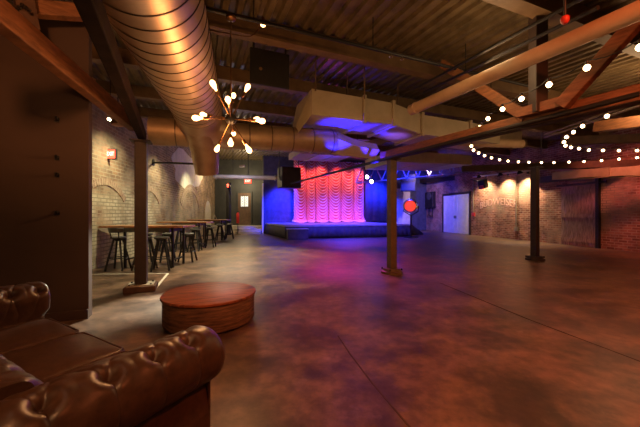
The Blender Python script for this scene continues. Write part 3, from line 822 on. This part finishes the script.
# ------------------------------------------------------------------ hooks on the partition
def on_part(x, y, o=0):
    k = (x-320)/FPX; t = (k*pa.y-pa.x)/(pdir.x-k*pdir.y); P = pa+pdir*t
    return Vector((P.x, P.y, CAMH-(y-213.5)/FPX*P.y)) - Vector((GV.x, GV.y, 0))*o
for y, lab in ((120, 'topmost black coat hook on the near brown wall'), (158, 'second black coat hook from the top on the near brown wall'), (175, 'third black coat hook from the top on the near brown wall'), (213, 'lowest black coat hook on the near brown wall, above the sofa')):
    p = on_part(57, y); t = thing('coat_hook', lab, 'hook', p, GANG, 'hooks on the near wall')
    bm = BM(); box(bm, (0, -.006, 0), (.05, .012, .06)); obj('plate', bm, M['black'], t)
    bm = BM(); tube(bm, [(0, -.01, 0), (.01, -.05, -.005), (.02, -.08, .0), (.025, -.1, .02)], .012, 8, radii=[.02, .014, .012, .014]); obj('hook', bm, M['black'], t, smooth=True)

# ------------------------------------------------------------------ entry: door, pillar, extinguisher, signs
D = thing('entry_door', 'brown door with a bright window at the top of the far steps', 'door', (-5.9, 23.47, .5))
bm = BM(); box(bm, (0, 0, 1.26), (1.0, .05, 2.5)); obj('door_leaf', bm, M['door_brown'], D)
bm = BM()
for s in (-1, 1): box(bm, (s*.55, -.01, 1.3), (.1, .1, 2.6))
box(bm, (0, -.01, 2.57), (1.0, .1, .12)); obj('door_frame', bm, M['wall_dark'], D)
for s in (-1, 1):
    bm = BM(); box(bm, (s*.15, -.03, 1.85), (.25, .012, .82)); obj('pane', bm, M['door_glass'], D)
bm = BM(); box(bm, (0, -.035, 1.85), (.03, .02, .82)); box(bm, (0, -.035, 1.42), (.62, .02, .03)); box(bm, (0, -.035, 2.27), (.62, .02, .03)); obj('glazing_bar', bm, M['black'], D)
bm = BM()
for k in range(4):
    for s in (-1, 1): tube(bm, [(s*.15+.07*math.cos(a), -.04, 1.55+.2*k+.09*math.sin(a)) for a in (2*PI*q/12 for q in range(13))], .014, 6, caps=False)
obj('door_grille', bm, M['black'], D)
bm = BM(); lathe(bm, [(.03, .02), (.03, .06), (.045, .08), (0, .1)], 12, (.4, 0, 1.0), (0, -1, 0)); obj('door_knob', bm, M['chrome'], D)
p = at(228.5, 213, 19.6); p.z = 0
t = thing('pillar', 'slim black pillar with a red light beside the far steps', 'pillar', p)
bm = BM(); lathe(bm, [(.2, 0), (.2, .1), (.15, .12), (.15, 3.35), (.2, 3.4)], 20); obj('shaft', bm, M['black'], t, smooth=True)
bm = BM(); lathe(bm, [(.06, 0), (.07, .03), (.05, .08), (0, .09)], 14, (.04, -.15, 3.62-.0), (0, -1, 0)); 
bm.free()
bm = BM(); box(bm, (.02, -.17, 3.2), (.16, .04, .26)); obj('lamp_housing', bm, M['sign_dark'], t)
bm = BM(); box(bm, (.02, -.2, 3.2), (.1, .02, .2)); obj('red_light', bm, M['exit'], t)
p = at(234, 222, 19.3); t = thing('fire_extinguisher', 'red fire extinguisher hanging beside the slim black pillar', 'extinguisher', (p.x, 20.2, .75))
bm = BM(); lathe(bm, [(.09, 0), (.1, .02), (.1, .6), (.07, .68), (.03, .72)], 18); obj('cylinder', bm, M['red'], t, smooth=True)
bm = BM(); box(bm, (.03, 0, .76), (.16, .03, .05)); lathe(bm, [(.03, .7), (.03, .76)], 10); obj('valve_handle', bm, M['black'], t)
bm = BM(); tube(bm, [(-.03, 0, .74), (-.12, 0, .65), (-.14, 0, .3)], .015, 8); obj('hose', bm, M['black'], t)
bm = BM(); lathe(bm, [(.2, -.75), (.2, -.73), (.02, -.72), (.02, -.015), (.09, -.012), (.09, 0)], 16); obj('stand', bm, M['black'], t)
def exit_sign(label, loc, w, h, rz=0, rod=None, bracket=None):
    t = thing('exit_sign', label, 'exit sign', loc, rz)
    bm = BM(); box(bm, (0, 0, 0), (w+.04, .07, h+.04)); obj('housing', bm, M['sign_dark'], t, bevel=.006)
    bm = BM(); box(bm, (0, -.038, 0), (w, .01, h)); obj('face', bm, M['exit'], t)
    me = text_mesh('EXIT', h*.62, .004); me.materials.clear(); me.materials.append(M['exit_text'])
    o = bpy.data.objects.new('lettering', me); C.objects.link(o); o.parent = t; o.rotation_euler = (PI/2, 0, 0); o.location = (0, -.047, 0); o.scale = (min(1, w/(h*1.55)), 1, 1)
    if rod: bm = BM(); tube(bm, [(0, 0, h/2+.01), (0, 0, rod)], .014, 8); obj('rod', bm, M['black'], t)
    if bracket: bm = BM(); box(bm, (-w/2-bracket/2, .0, 0), (bracket, .06, h*.9)); obj('bracket', bm, M['sign_dark'], t)
    return t
exit_sign('red lit EXIT sign on the left brick wall between the near wall and post', (left_x(8.3)+.11, 8.2, 3.02), .24, .24, 0, None, .04)
p = at(248, 181, 18.6); exit_sign('red lit EXIT sign hanging before the far entry door', p, .42, .3, 0, roof_z(p.dot(GV))-p.z)
p = at(242, 166, 19)
t = thing('emergency_light', 'small pale emergency light above the far EXIT sign', 'light', p)
bm = BM(); box(bm, (0, 0, 0), (.34, .12, .14)); obj('housing', bm, M['pipe_white'], t, bevel=.02)
bm = BM(); tube(bm, [(0, 0, .07), (0, 0, roof_z(p.dot(GV))-p.z)], .012, 6); obj('rod', bm, M['black'], t)
# lamp cluster near the left wall
p = at(118, 123, 7.2); t = thing('pendant_lamp', 'small copper drum lamp above the first EXIT sign', 'lamp', p)
bm = BM(); lathe(bm, [(.0, .06), (.13, .06), (.14, .04), (.14, -.05), (.12, -.06)], 24); obj('shade', bm, M['timber'], t, smooth=True)
bm = BM(); lathe(bm, [(.012, .06), (.012, roof_z(p.dot(GV))-p.z)], 8); obj('stem', bm, M['black'], t)
p = at(109.5, 119, 7.4); t = thing('track_spot', 'small bright ceiling spot beside the copper drum lamp', 'lamp', p)
bm = BM(); lathe(bm, [(.03, .06), (.05, .04), (.05, -.02), (.045, -.02), (.045, -.01)], 16, axis=(-.1, .6, .8)); obj('can', bm, M['white_paint'], t, smooth=True)
bm = BM(); lathe(bm, [(.043, -.016), (.03, -.024), (0, -.028)], 16, axis=(-.1, .6, .8)); obj('lens', bm, M['lamp_lens'], t)
bm = BM(); tube(bm, [(0, .03, .05), (0, .03, roof_z(p.dot(GV))-p.z)], .01, 6); obj('stem', bm, M['black'], t)
# pale pipe and hanging loudspeaker
a, b = at(214, 176.5, 13.6), at(277, 178, 13.6)
t = thing('pale_pipe', 'pale horizontal pipe under the ducts, ending at the black loudspeaker', 'pipe', a)
bm = BM(); tube(bm, [Vector(), b-a], .095, 20); obj('barrel', bm, M['pipe_white'], t, smooth=True)
for f in (.03, .97):
    bm = BM(); d = (b-a).normalized(); lathe(bm, [(.095, -.03), (.125, -.025), (.125, .025), (.095, .03)], 20, (b-a)*f, d); obj('collar', bm, M['pipe_white'], t, smooth=True)
for f in (.3, .55):
    q = a+(b-a)*f; bm = BM(); tube(bm, [q-a+Vector((0, 0, .09)), q-a+Vector((0, 0, roof_z(q.dot(GV))-q.z))], .01, 6); obj('hanging_rod', bm, M['black'], t)
def speaker(label, p, s, rz):
    t = thing('loudspeaker', label, 'loudspeaker', p, rz)
    bm = BM(); box(bm, (0, 0, 0), s); obj('cabinet', bm, M['black'], t, bevel=.02)
    bm = BM(); box(bm, (0, -s[1]/2-.008, 0), (s[0]*.9, .016, s[2]*.9)); obj('grille', bm, M['sign_dark'], t)
    for q in (-1, 1):
        bm = BM(); bar(bm, (q*(s[0]/2+.012), 0, 0), (q*(s[0]/2+.012), 0, roof_z(p.dot(GV))-p.z), .02, .05); obj('bracket', bm, M['black'], t)
    return t
speaker('black loudspeaker hanging left of the curtain at the end of the pale pipe', at(289, 178, 13.7), (.9, .7, .92), .45)
speaker('dark loudspeaker hanging at the right end of the stage above the red lamp', at(408, 183, 21.6), (1.0, .7, 1.2), -.3)

# ------------------------------------------------------------------ stage
SA, SB_ = Vector((-1.92, 16.5)), Vector((5.5, 18.3))
fd = (SB_-SA).normalized()
def back_hit(p, d, gap=.08):
    # along d from p to the back wall, gap short of it
    n = BN; t = ((WB0+n*gap)-p).dot(n)/d.dot(n); return p+d*t
SDl = back_hit(SA, Vector((-.394, .919))); SDr = back_hit(SB_, Vector((-.394, .919)))
ST = thing('stage', 'low blue lit stage platform with dark skirt in front of the curtain', 'stage', (*SA, 0))
rel = lambda p: (p.x-SA.x, p.y-SA.y)
bm = BM(); prism(bm, [rel(SA), rel(SB_), rel(SDr), rel(SDl)], .66, .75); obj('deck', bm, M['stage_top'], ST)
bm = BM()
def skirt(p, q, name='skirt'):
    """hanging cloth in soft pleats"""
    d = (q-p); n = Vector((d.y, -d.x)).normalized(); cnt = int(d.length/.05)
    bm = BM()
    def fn(u, v):
        r = p+d*u - n*(.04+.018*math.sin(u*d.length*22)*(1-.5*v)); return Vector((r.x-SA.x, r.y-SA.y, .012+.645*v))
    gridmesh(bm, fn, cnt, 2); o = obj(name, bm, M['stage_skirt'], ST, smooth='all')
    md = o.modifiers.new('thick', 'SOLIDIFY'); md.thickness = .012
skirt(SA, SB_); skirt(SDl, SA); skirt(SB_, SDr)
for f in (.02, .25, .5, .75, .98):
    for g in (.06, .5):
        q = SA.lerp(SB_, f).lerp(SDl.lerp(SDr, f), g); bm = BM(); box(bm, (q.x-SA.x, q.y-SA.y, .33), (.08, .08, .655)); obj('leg', bm, M['black'], ST)
c = at(296, 238, 16.9); fz = math.atan2(fd.y, fd.x)
q = SA + fd*.62 + Vector((fd.y, -fd.x))*.36
t = thing('stage_step', 'dark step block standing before the stage at its left end', 'step', (q.x, q.y, 0), fz)
bm = BM(); box(bm, (0, 0, .27), (1.1, .55, .54)); obj('body', bm, M['stage_skirt'], t, bevel=.01)
bm = BM(); box(bm, (0, 0, .56), (1.16, .6, .04)); obj('tread', bm, M['stage_top'], t, bevel=.006)
q = SB_ + Vector((.3, 1.6))
t = thing('stage_stairs', 'small dark stairs sloping down from the right end of the stage', 'stairs', (q.x+.1, q.y, 0), fz)
for k in range(3):
    bm = BM(); box(bm, (-.1+.3*k, 0, .58-.2*k), (.3, .9, .04)); obj('tread', bm, M['stage_top'], t)
for s in (-1, 1):
    bm = BM(); extrude_outline(bm, [(-.25, 0), (.75, 0), (.75, .12), (-.1, .69), (-.25, .69)], .04)
    bmesh.ops.translate(bm, verts=bm.verts, vec=(0, s*.475, 0)); obj('stringer', bm, M['black'], t)
# swagged curtain
cb = WB0 + BN*.62; cs = cb + BD*2.02; CW = 5.4; CHH = 4.42
cols = [0, .165, .29, .475, .655, .845, 1]
HIGHLIGHTS = []
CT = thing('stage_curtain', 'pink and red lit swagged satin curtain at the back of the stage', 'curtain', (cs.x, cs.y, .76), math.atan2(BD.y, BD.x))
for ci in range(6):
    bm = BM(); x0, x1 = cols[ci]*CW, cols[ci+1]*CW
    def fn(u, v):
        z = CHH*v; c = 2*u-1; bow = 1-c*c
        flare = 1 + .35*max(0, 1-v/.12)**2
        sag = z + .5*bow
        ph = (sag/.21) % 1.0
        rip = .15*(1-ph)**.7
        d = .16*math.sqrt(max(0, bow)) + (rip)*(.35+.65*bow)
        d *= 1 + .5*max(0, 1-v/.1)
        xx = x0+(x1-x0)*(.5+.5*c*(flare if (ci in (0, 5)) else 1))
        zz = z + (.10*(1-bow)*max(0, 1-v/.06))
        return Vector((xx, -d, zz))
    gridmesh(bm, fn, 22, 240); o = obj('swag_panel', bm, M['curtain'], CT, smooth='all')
    o.data.materials.append(M['swag_highlight'])      # satin highlight painted pale along the lower edge of every swag
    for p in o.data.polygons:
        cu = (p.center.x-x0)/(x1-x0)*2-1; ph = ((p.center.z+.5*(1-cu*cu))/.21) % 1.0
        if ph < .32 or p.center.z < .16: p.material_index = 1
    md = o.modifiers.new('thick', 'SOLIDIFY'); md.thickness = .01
bm = BM(); tube(bm, [(-.3, .02, CHH+.03), (CW+.3, .02, CHH+.03)], .04, 12); obj('curtain_rail', bm, M['black'], CT)
# dark drape folds at both sides of the back wall
def drape(label, t0, t1, off):
    s0 = WB0 + BD*t0 + BN*off; w = t1-t0
    bm = BM(); gridmesh(bm, lambda u, v: Vector((w*u, -.07*abs(math.sin(u*w*5)), .02+4.9*v)), int(w*30), 1)
    o = obj('backdrop_drape', bm, M['drape'], loc=(s0.x, s0.y, .76), rotz=math.atan2(BD.y, BD.x), smooth='all'); tag(o, label, 'drape')
    md = o.modifiers.new('thick', 'SOLIDIFY'); md.thickness = .012
drape('deep blue lit drape to the right of the swagged curtain, behind the middle post', 7.75, 9.7, .25)
# box trim panels at stage right: brown wall piece with big red lamp
# drum lamp with red face
p = at(411, 206, 17.4)
t = thing('drum_lamp', 'big round red glowing lamp in a silver ring at the right end of the stage', 'lamp', p)
fa = Vector((-.62, -1, 0)).normalized()
bm = BM(); lathe(bm, [(.24, -.45), (.31, -.4), (.37, -.1), (.37, .1), (.32, .1)], 36, axis=fa); obj('housing', bm, M['steel_dark'], t, smooth=True)
bm = BM(); lathe(bm, [(.27, .1), (.32, .2), (.41, .18), (.41, .02), (.36, .0)], 36, axis=fa); obj('silver_ring', bm, M['chrome'], t, smooth=True)
bm = BM(); lathe(bm, [(.275, .105), (.15, .12), (0, .125)], 36, axis=fa); obj('red_lens', bm, M['red_lens'], t, smooth=True)
bm = BM(); side = Vector((fa.y, -fa.x, 0))
tube(bm, [side*.42, side*.42-Vector((0, 0, .3)), Vector((0, 0, -.56)), -side*.42-Vector((0, 0, .3)), -side*.42], .03, 8); obj('yoke', bm, M['steel_dark'], t)
bm = BM(); lathe(bm, [(.4, -p.z+.0), (.4, -p.z+.04), (.05, -p.z+.06), (.05, -.55)], 20); obj('stand', bm, M['steel_dark'], t, smooth=True)
# brown flat standing behind the lamp
q = WB0 + BD*10.9 + BN*.15
bm = BM(); box(bm, (0, 0, 1.7), (1.9, .1, 3.4)); o = struct('wall_back_panel', bm, M['plaster'], 'pale wall section behind the red lamp', loc=(q.x, q.y, 0), rotz=math.atan2(BD.y, BD.x))
# stage lighting truss with two small spots
a, b = at(356, 183, 18.2), at(462, 172.5, 20.5); d = b-a
t = thing('lighting_truss', 'blue lit lighting truss with V webs at the right of the curtain', 'truss', a)
up = Vector((0, 0, .95))
for o_ in (Vector(), up): bm = BM(); tube(bm, [o_, d+o_], .04, 8); obj('chord', bm, M['blue_truss'], t)
n = 9
for k in range(n):
    q0 = d*(k/n); q1 = d*((k+.5)/n)+up; q2 = d*((k+1)/n)
    bm = BM(); bar(bm, q0, q1, .06, .06); obj('web', bm, M['blue_truss'], t)
    bm = BM(); bar(bm, q1, q2, .06, .06); obj('web', bm, M['blue_truss'], t)
for f in (.1, .5, .9):
    q = a+d*f+up; bm = BM(); tube(bm, [q-a, Vector((q.x, q.y, roof_z(q.dot(GV))))-a], .015, 6); obj('hanging_rod', bm, M['black'], t)
for (px, py, lab) in ((367, 177, 'upper small bright stage spot on the blue truss'), (371.5, 181.5, 'lower small bright stage spot on the blue truss')):
    p = at(px, py, 17.6); t = thing('stage_spot', lab, 'spotlight', p, 0, 'small spots at the curtain')
    bm = BM(); lathe(bm, [(.09, -.3), (.12, -.25), (.13, 0), (.11, 0), (.11, -.02)], 18, axis=(-.5, -.8, -.3)); obj('can', bm, M['black'], t, smooth=True)
    bm = BM(); lathe(bm, [(.108, -.015), (0, -.01)], 18, axis=(-.5, -.8, -.3)); obj('lens', bm, M['spot_lens'], t)
    bm = BM(); tube(bm, [(.05, .2, 0.1), (.1, .5, roof_z(p.dot(GV))-p.z)], .015, 6); obj('yoke', bm, M['black'], t)

# ------------------------------------------------------------------ right wall
rwd = Vector((.178, -1, 0)).normalized(); RWA = math.atan2(rwd.y, rwd.x); rwn = Vector((-rwd.y*-1, 0, 0))
RN = Vector((rwd.y, -rwd.x, 0))      # into the room
def onr(Z, z, off=0): return Vector((right_x(Z), Z, z)) + RN*off
def rz_at(x): return 13.42/((x-320)/FPX+.178)
def hz(x, y): Z = rz_at(x); return Z, CAMH-(y-213.5)/FPX*Z
Zc = 21.25
t = thing('double_door', 'white painted double door in the right brick wall', 'door', onr(Zc, 0, .0), RWA)
for s in (-1, 1):
    bm = BM(); box(bm, (s*.73, -.035, 1.36), (1.42, .05, 2.7))
    lf = obj('door_leaf', bm, M['white_paint'], t, bevel=.006)
    for zc, hh in ((.75, 1.1), (2.0, 1.1)):
        bm = BM()
        for q in (-1, 1):
            box(bm, (s*.73+q*.5, -.066, zc), (.03, .012, hh)); box(bm, (s*.73, -.066, zc+q*hh/2), (1.03, .012, .03))
        obj('panel_molding', bm, M['white_paint'], lf)
    bm = BM(); box(bm, (s*.09, -.08, 1.15), (.05, .05, .2)); obj('handle', bm, M['black'], lf)
bm = BM()
for s in (-1, 1): box(bm, (s*1.52, -.03, 1.4), (.14, .09, 2.8))
box(bm, (0, -.03, 2.8), (3.18, .09, .16)); obj('door_frame', bm, M['post_brown'], t)
Z0, Z1 = rz_at(562.5), rz_at(597); Zc = (Z0+Z1)/2; wdt = (Vector((right_x(Z0), Z0))-Vector((right_x(Z1), Z1))).length
t = thing('sliding_door', 'weathered brown plank sliding door on the right wall under the red lintel', 'door', onr(Zc, 0, .02), RWA)
bm = BM(); npl = 8
for k in range(npl):
    box(bm, (-wdt/2+wdt*(k+.5)/npl, -.03, 1.3), (wdt/npl-.012, .05, 2.58))
obj('planks', bm, M['door_wood'], t)
for zz in (.25, 1.3, 2.35):
    bm = BM(); box(bm, (0, -.07, zz), (wdt, .03, .16)); obj('ledge', bm, M['door_wood'], t, bevel=.004)
bm = BM(); box(bm, (wdt/2+.09, -.05, 1.42), (.12, .12, 2.84)); obj('door_post', bm, M['steel_dark'], t)
bm = BM(); box(bm, (.1, -.06, 2.66), (wdt+.6, .05, .09)); obj('rail', bm, M['steel_dark'], t)
# faded painted lettering on the brick
me = text_mesh('BUDWEISER', .5, .004)
Z, z = hz(499.5, 204.5); Wt = .5*5.3
for v in me.vertices:
    x = v.co.x; v.co.y += .24*(1-(x/1.5)**2) - .12; v.co.x *= 1.0
me.materials.clear(); me.materials.append(M['ghost'])
o = bpy.data.objects.new('painted_lettering', me); C.objects.link(o); o.location = onr(Z+.15, z+.02, .012)
o.rotation_euler = (PI/2, 0, RWA); o.scale = (1.08, 1.15, 1)
tag(o, 'faded arched pink lettering painted on the lit right brick wall', 'lettering')
# wall washing lamps
def wall_lamp(label, x, y, reach):
    Z, z = hz(x, y); p = onr(Z, z, 0)
    t = thing('wall_lamp', label, 'lamp', p, RWA, 'wall lamps on the right brick wall')
    bm = BM(); lathe(bm, [(.07, 0), (.07, .02), (.03, .03)], 16, axis=(0, -1, 0)); obj('wall_plate', bm, M['black'], t)
    bm = BM(); tube(bm, [(0, -.02, 0), (0, -reach*.6, .12), (0, -reach, .06)], .016, 8); obj('arm', bm, M['black'], t, smooth=True)
    bm = BM(); lathe(bm, [(.03, .1), (.06, .08), (.15, -.06), (.14, -.06), (.05, .06)], 20, (0, -reach, 0), (0, -.35, 1)); obj('shade', bm, M['black'], t, smooth=True)
    bm = BM(); lathe(bm, [(.0, .04), (.035, .02), (.04, -.02), (0, -.05)], 14, (0, -reach, 0), (0, -.35, 1)); obj('bulb', bm, M['lamp_lens'], t, smooth=True)
    return p + RN*reach + Vector((0, 0, -.12))
WL = [wall_lamp('left wall lamp of the row, above the faded lettering', 486, 176.5, .5), wall_lamp('middle wall lamp of the row, left of the vertical conduit', 508, 174.5, .5), wall_lamp('right wall lamp of the row, beside the dark post', 528, 172.5, .5)]
Z, z = hz(491, 184); p = onr(Z, z, 0)
t = thing('wall_speaker', 'black speaker on an angled bracket above the faded lettering', 'loudspeaker', p + RN*.55, RWA+.4)
bm = BM(); box(bm, (0, 0, 0), (.42, .35, .5), mtx=Matrix.Rotation(.35, 4, 'X')); obj('cabinet', bm, M['black'], t, bevel=.015)
bm = BM(); box(bm, (.02, -.17, -.22), (.2, .06, .22), mtx=Matrix.Rotation(.35, 4, 'X')); obj('red_panel', bm, M['red'], t)
bm = BM(); bar(bm, (0, 0, .05), (-.95, .34, .38), .05, .05); obj('bracket', bm, M['black'], t)
def vert_pipe(label, x, y0, y1, boxm=None):
    Z, z0 = hz(x, y0); _, z1 = hz(x, y1)
    t = thing('wall_conduit', label, 'conduit', onr(Z, z1, .05), RWA)
    bm = BM(); tube(bm, [(0, 0, 0), (0, 0, z0-z1)], .035, 10); obj('conduit_run', bm, M['conduit'], t, smooth=True)
    bm = BM(); box(bm, (0, 0, -.06), (.24, .09, .22)); obj('junction_box', bm, boxm or M['conduit'], t, bevel=.01)
    return t
vert_pipe('vertical conduit ending in a red box beside the white double door', 474, 178, 213.5, M['red'])
vert_pipe('tall vertical conduit with a pale box low on the lit brick wall', 517, 176, 228)
Z, z = hz(432, 200)
t = thing('meter_cluster', 'dark meter and valve cluster on the wall left of the white double door', 'meter', onr(Z, z, .0), RWA)
bm = BM(); box(bm, (0, -.15, 0), (1.1, .3, 1.3)); obj('cabinet', bm, M['steel_dark'], t, bevel=.03)
bm = BM(); lathe(bm, [(.3, 0), (.3, .06), (0, .07)], 20, (.1, -.3, .3), (0, -1, 0)); obj('dial', bm, M['grey_seat'], t)
bm = BM(); tube(bm, [(-.2, -.15, -.6), (-.2, -.15, -1.2), (.3, -.15, -1.3), (.3, -.15, -.6)], .05, 8); obj('pipework', bm, M['steel_dark'], t)
# pale light rail along the top of the lit wall
a = onr(rz_at(476), hz(476, 177.5)[1]+.02, .22); b = onr(rz_at(560), hz(560, 168)[1]+.02, .22)
bm = BM(); bar(bm, Vector(), b-a, .07, .07); o = obj('wall_rail', bm, M['pipe_white'], loc=a); tag(o, 'thin pale rail along the top of the floodlit right wall', 'rail')
# ------------------------------------------------------------------ lights
def spot(name, p, target, energy, color, angle=70, blend=.6, size=.08):
    l = bpy.data.lights.new(name, 'SPOT'); l.energy = energy; l.color = color; l.spot_size = math.radians(angle); l.spot_blend = blend; l.shadow_soft_size = size
    o = bpy.data.objects.new(name, l); C.objects.link(o); o.location = p
    o.rotation_euler = (Vector(target)-Vector(p)).to_track_quat('-Z', 'Y').to_euler(); return o
def point(name, p, energy, color, size=.1):
    l = bpy.data.lights.new(name, 'POINT'); l.energy = energy; l.color = color; l.shadow_soft_size = size
    o = bpy.data.objects.new(name, l); C.objects.link(o); o.location = p; return o
def area(name, p, target, energy, color, sx, sy):
    l = bpy.data.lights.new(name, 'AREA'); l.shape = 'RECTANGLE'; l.size = sx; l.size_y = sy; l.energy = energy; l.color = color
    o = bpy.data.objects.new(name, l); C.objects.link(o); o.location = p
    o.rotation_euler = (Vector(target)-Vector(p)).to_track_quat('-Z', 'Y').to_euler(); return o
WARM = (1, .74, .42); NEUT = (1, .9, .55); AMB = (1, .45, .16); RED = (1, .26, .1)
# left wall washers
for Z, e in ((8.6, 230), (12.0, 200), (16.2, 170)):
    spot('wall_washer', (left_x(Z)+1.7, Z-.7, 3.9), (left_x(Z)+.0, Z-.2, 1.3), e, NEUT, 95, .8, .1)
spot('floor_spot_near', (-2.75, 7.2, 2.75), (-2.3, 3.8, 0), 1000, (1, .95, .72), 36, .5, .06)
spot('floor_spot_left', (-2.6, 7.4, 4.2), (-2.6, 5.6, 0), 460, NEUT, 70, .7, .12)
spot('floor_spot_left_far', (-2.6, 11, 4.4), (-2.7, 10.2, 0), 850, NEUT, 80, .8, .12)
point('chandelier_light', (-1.187, 4.0, 2.2), 45, AMB, .2)
# unseen house lights behind and above the camera, plus fills added further down
spot('house_red', (2.6, .4, 4.3), (2.2, 3.8, 0), 600, (1, .2, .06), 105, .9, .25)
spot('house_amber', (5.2, 3.0, 4.3), (5.2, 5.2, 0), 210, (1, .25, .08), 120, .9, .3)
spot('house_amber', (-.2, -.6, 4.2), (-1.6, 3.4, .4), 130, (1, .4, .15), 75, .9, .25)
spot('house_amber', (9.5, 6.5, 4.4), (9.0, 8.0, 0), 170, (1, .28, .1), 125, .9, .3)
point('roof_fill', (2.5, 4.4, 3.55), 24, (1, .6, .28), .5)  # unseen fill points added to brighten the roof deck
point('roof_fill', (6.5, 6.2, 3.6), 42, (1, .6, .28), .5)
point('roof_fill', (-1.2, -.8, 2.6), 30, (1, .5, .2), .4)
spot('brace_fill', (-1.5, .7, 3.3), (-4.0, 4.9, 3.3), 160, (1, .36, .12), 60, .8, .15)  # unseen spot added to brighten the diagonal brace
point('partition_fill', (-1.2, 1.2, 3.0), 10, (1, .5, .3), .3)  # unseen fill added to lift the dark partition
# right wall
for p in WL: spot('wall_lamp_light', p, p + Vector((.5, 0, -1.8)), 220, WARM, 120, .8, .05)
spot('right_wall_red', (9.4, 9.5, 4.3), (11.4, 11.2, 1.2), 220, (1, .22, .14), 90, .8, .2)
spot('double_door_light', (7.3, 18.6, 4.2), (9.6, 21.0, 1.2), 95, (.85, .74, 1), 60, .8, .1)
# stage
BLUE = (.01, .025, 1); MAG = (1, .06, .5)
def sp(t, off, z): q = WB0 + BD*t + BN*off; return (q.x, q.y, z)
spot('stage_blue_left', sp(1.35, 1.9, 4.3), sp(1.2, 0, 1.4), 3200, BLUE, 62, .8, .15)
spot('stage_blue_right', sp(8.4, 2.4, 4.3), sp(8.7, 0, 1.8), 2600, BLUE, 75, .8, .15)
spot('stage_blue_wash', sp(5, 3.0, 4.6), sp(5, 3.4, .75), 1800, (.05, .04, 1), 120, .8, .2)
spot('stage_front_blue', (1.6, 14.2, 4.2), (1.8, 17.2, .5), 1500, (.05, .04, 1), 95, .8, .2)
for t in (2.2, 3.7, 5.2, 6.7):
    spot('curtain_red', sp(t, 2.0, 5.1), sp(t+.3, .3, 2.7), 170, (1, .18, .11), 80, .9, .12)
    spot('curtain_foot_pink', sp(t, 2.2, .95), sp(t+.3, .3, 1.3), 34, (1, .16, .7), 100, .9, .12)
spot('floor_magenta', (.6, 12.4, 4.4), (.5, 8.3, 0), 520, MAG, 70, .9, .2)
spot('floor_violet', (2.5, 13.5, 4.4), (2.6, 13.6, 0), 420, (.4, .06, 1), 80, .9, .2)
# unseen blue and violet spots added in mid-air to colour the duct undersides
spot('duct_blue', (.45, 6.85, 2.35), (.52, 6.97, 3.5), 210, (.01, .01, 1), 62, .5, .05)
spot('duct_blue', (1.35, 7.2, 2.35), (1.4, 7.4, 3.5), 190, (.02, .01, 1), 60, .5, .05)
spot('duct_blue', (.25, 10.1, 2.5), (.3, 9.75, 3.1), 22, (.05, .03, 1), 90, .8, .1)
spot('duct_violet', (1.95, 7.75, 2.85), (2.0, 7.85, 3.5), 16, (.2, .08, 1), 70, .8, .1)
spot('stage_right_blue', (5.0, 16.0, 3.8), (5.6, 19.3, 2.9), 2200, BLUE, 80, .8, .15)
spot('stage_right_violet', (7.0, 19.5, 4.4), (7.6, 24.2, 1.8), 600, (.75, .5, 1), 75, .8, .15)
# entry
spot('step_fill', (-4.9, 18.4, 3.9), (-5.6, 21.0, .2), 160, WARM, 55, .7, .1)  # unseen spot added so the entry steps show
point('pipe_fill', (-3.6, 12.6, 3.3), 13, (.85, .75, 1), .1)  # unseen fill added to brighten the pale pipe
point('entry_light', (-5.6, 22.4, 3.6), 60, WARM, .15)
point('entry_light', (-6.2, 19.2, 3.7), 70, WARM, .15)

w = bpy.data.worlds.new('hall_air'); bpy.context.scene.world = w; w.use_nodes = True
w.node_tree.nodes['Background'].inputs['Color'].default_value = (1, .62, .36, 1); w.node_tree.nodes['Background'].inputs['Strength'].default_value = .02

cam = bpy.data.cameras.new('camera'); co = bpy.data.objects.new('camera', cam); C.objects.link(co)
co.location = (0, 0, CAMH); co.rotation_euler = (PI/2, 0, 0); cam.sensor_width = 36; cam.lens = 36*FPX/640; cam.clip_start = .05
bpy.context.scene.camera = co
vs = bpy.context.scene.view_settings; vs.view_transform = 'Standard'; vs.look = 'None'; vs.gamma = 1; vs.exposure = 1.0; vs.use_curve_mapping = False
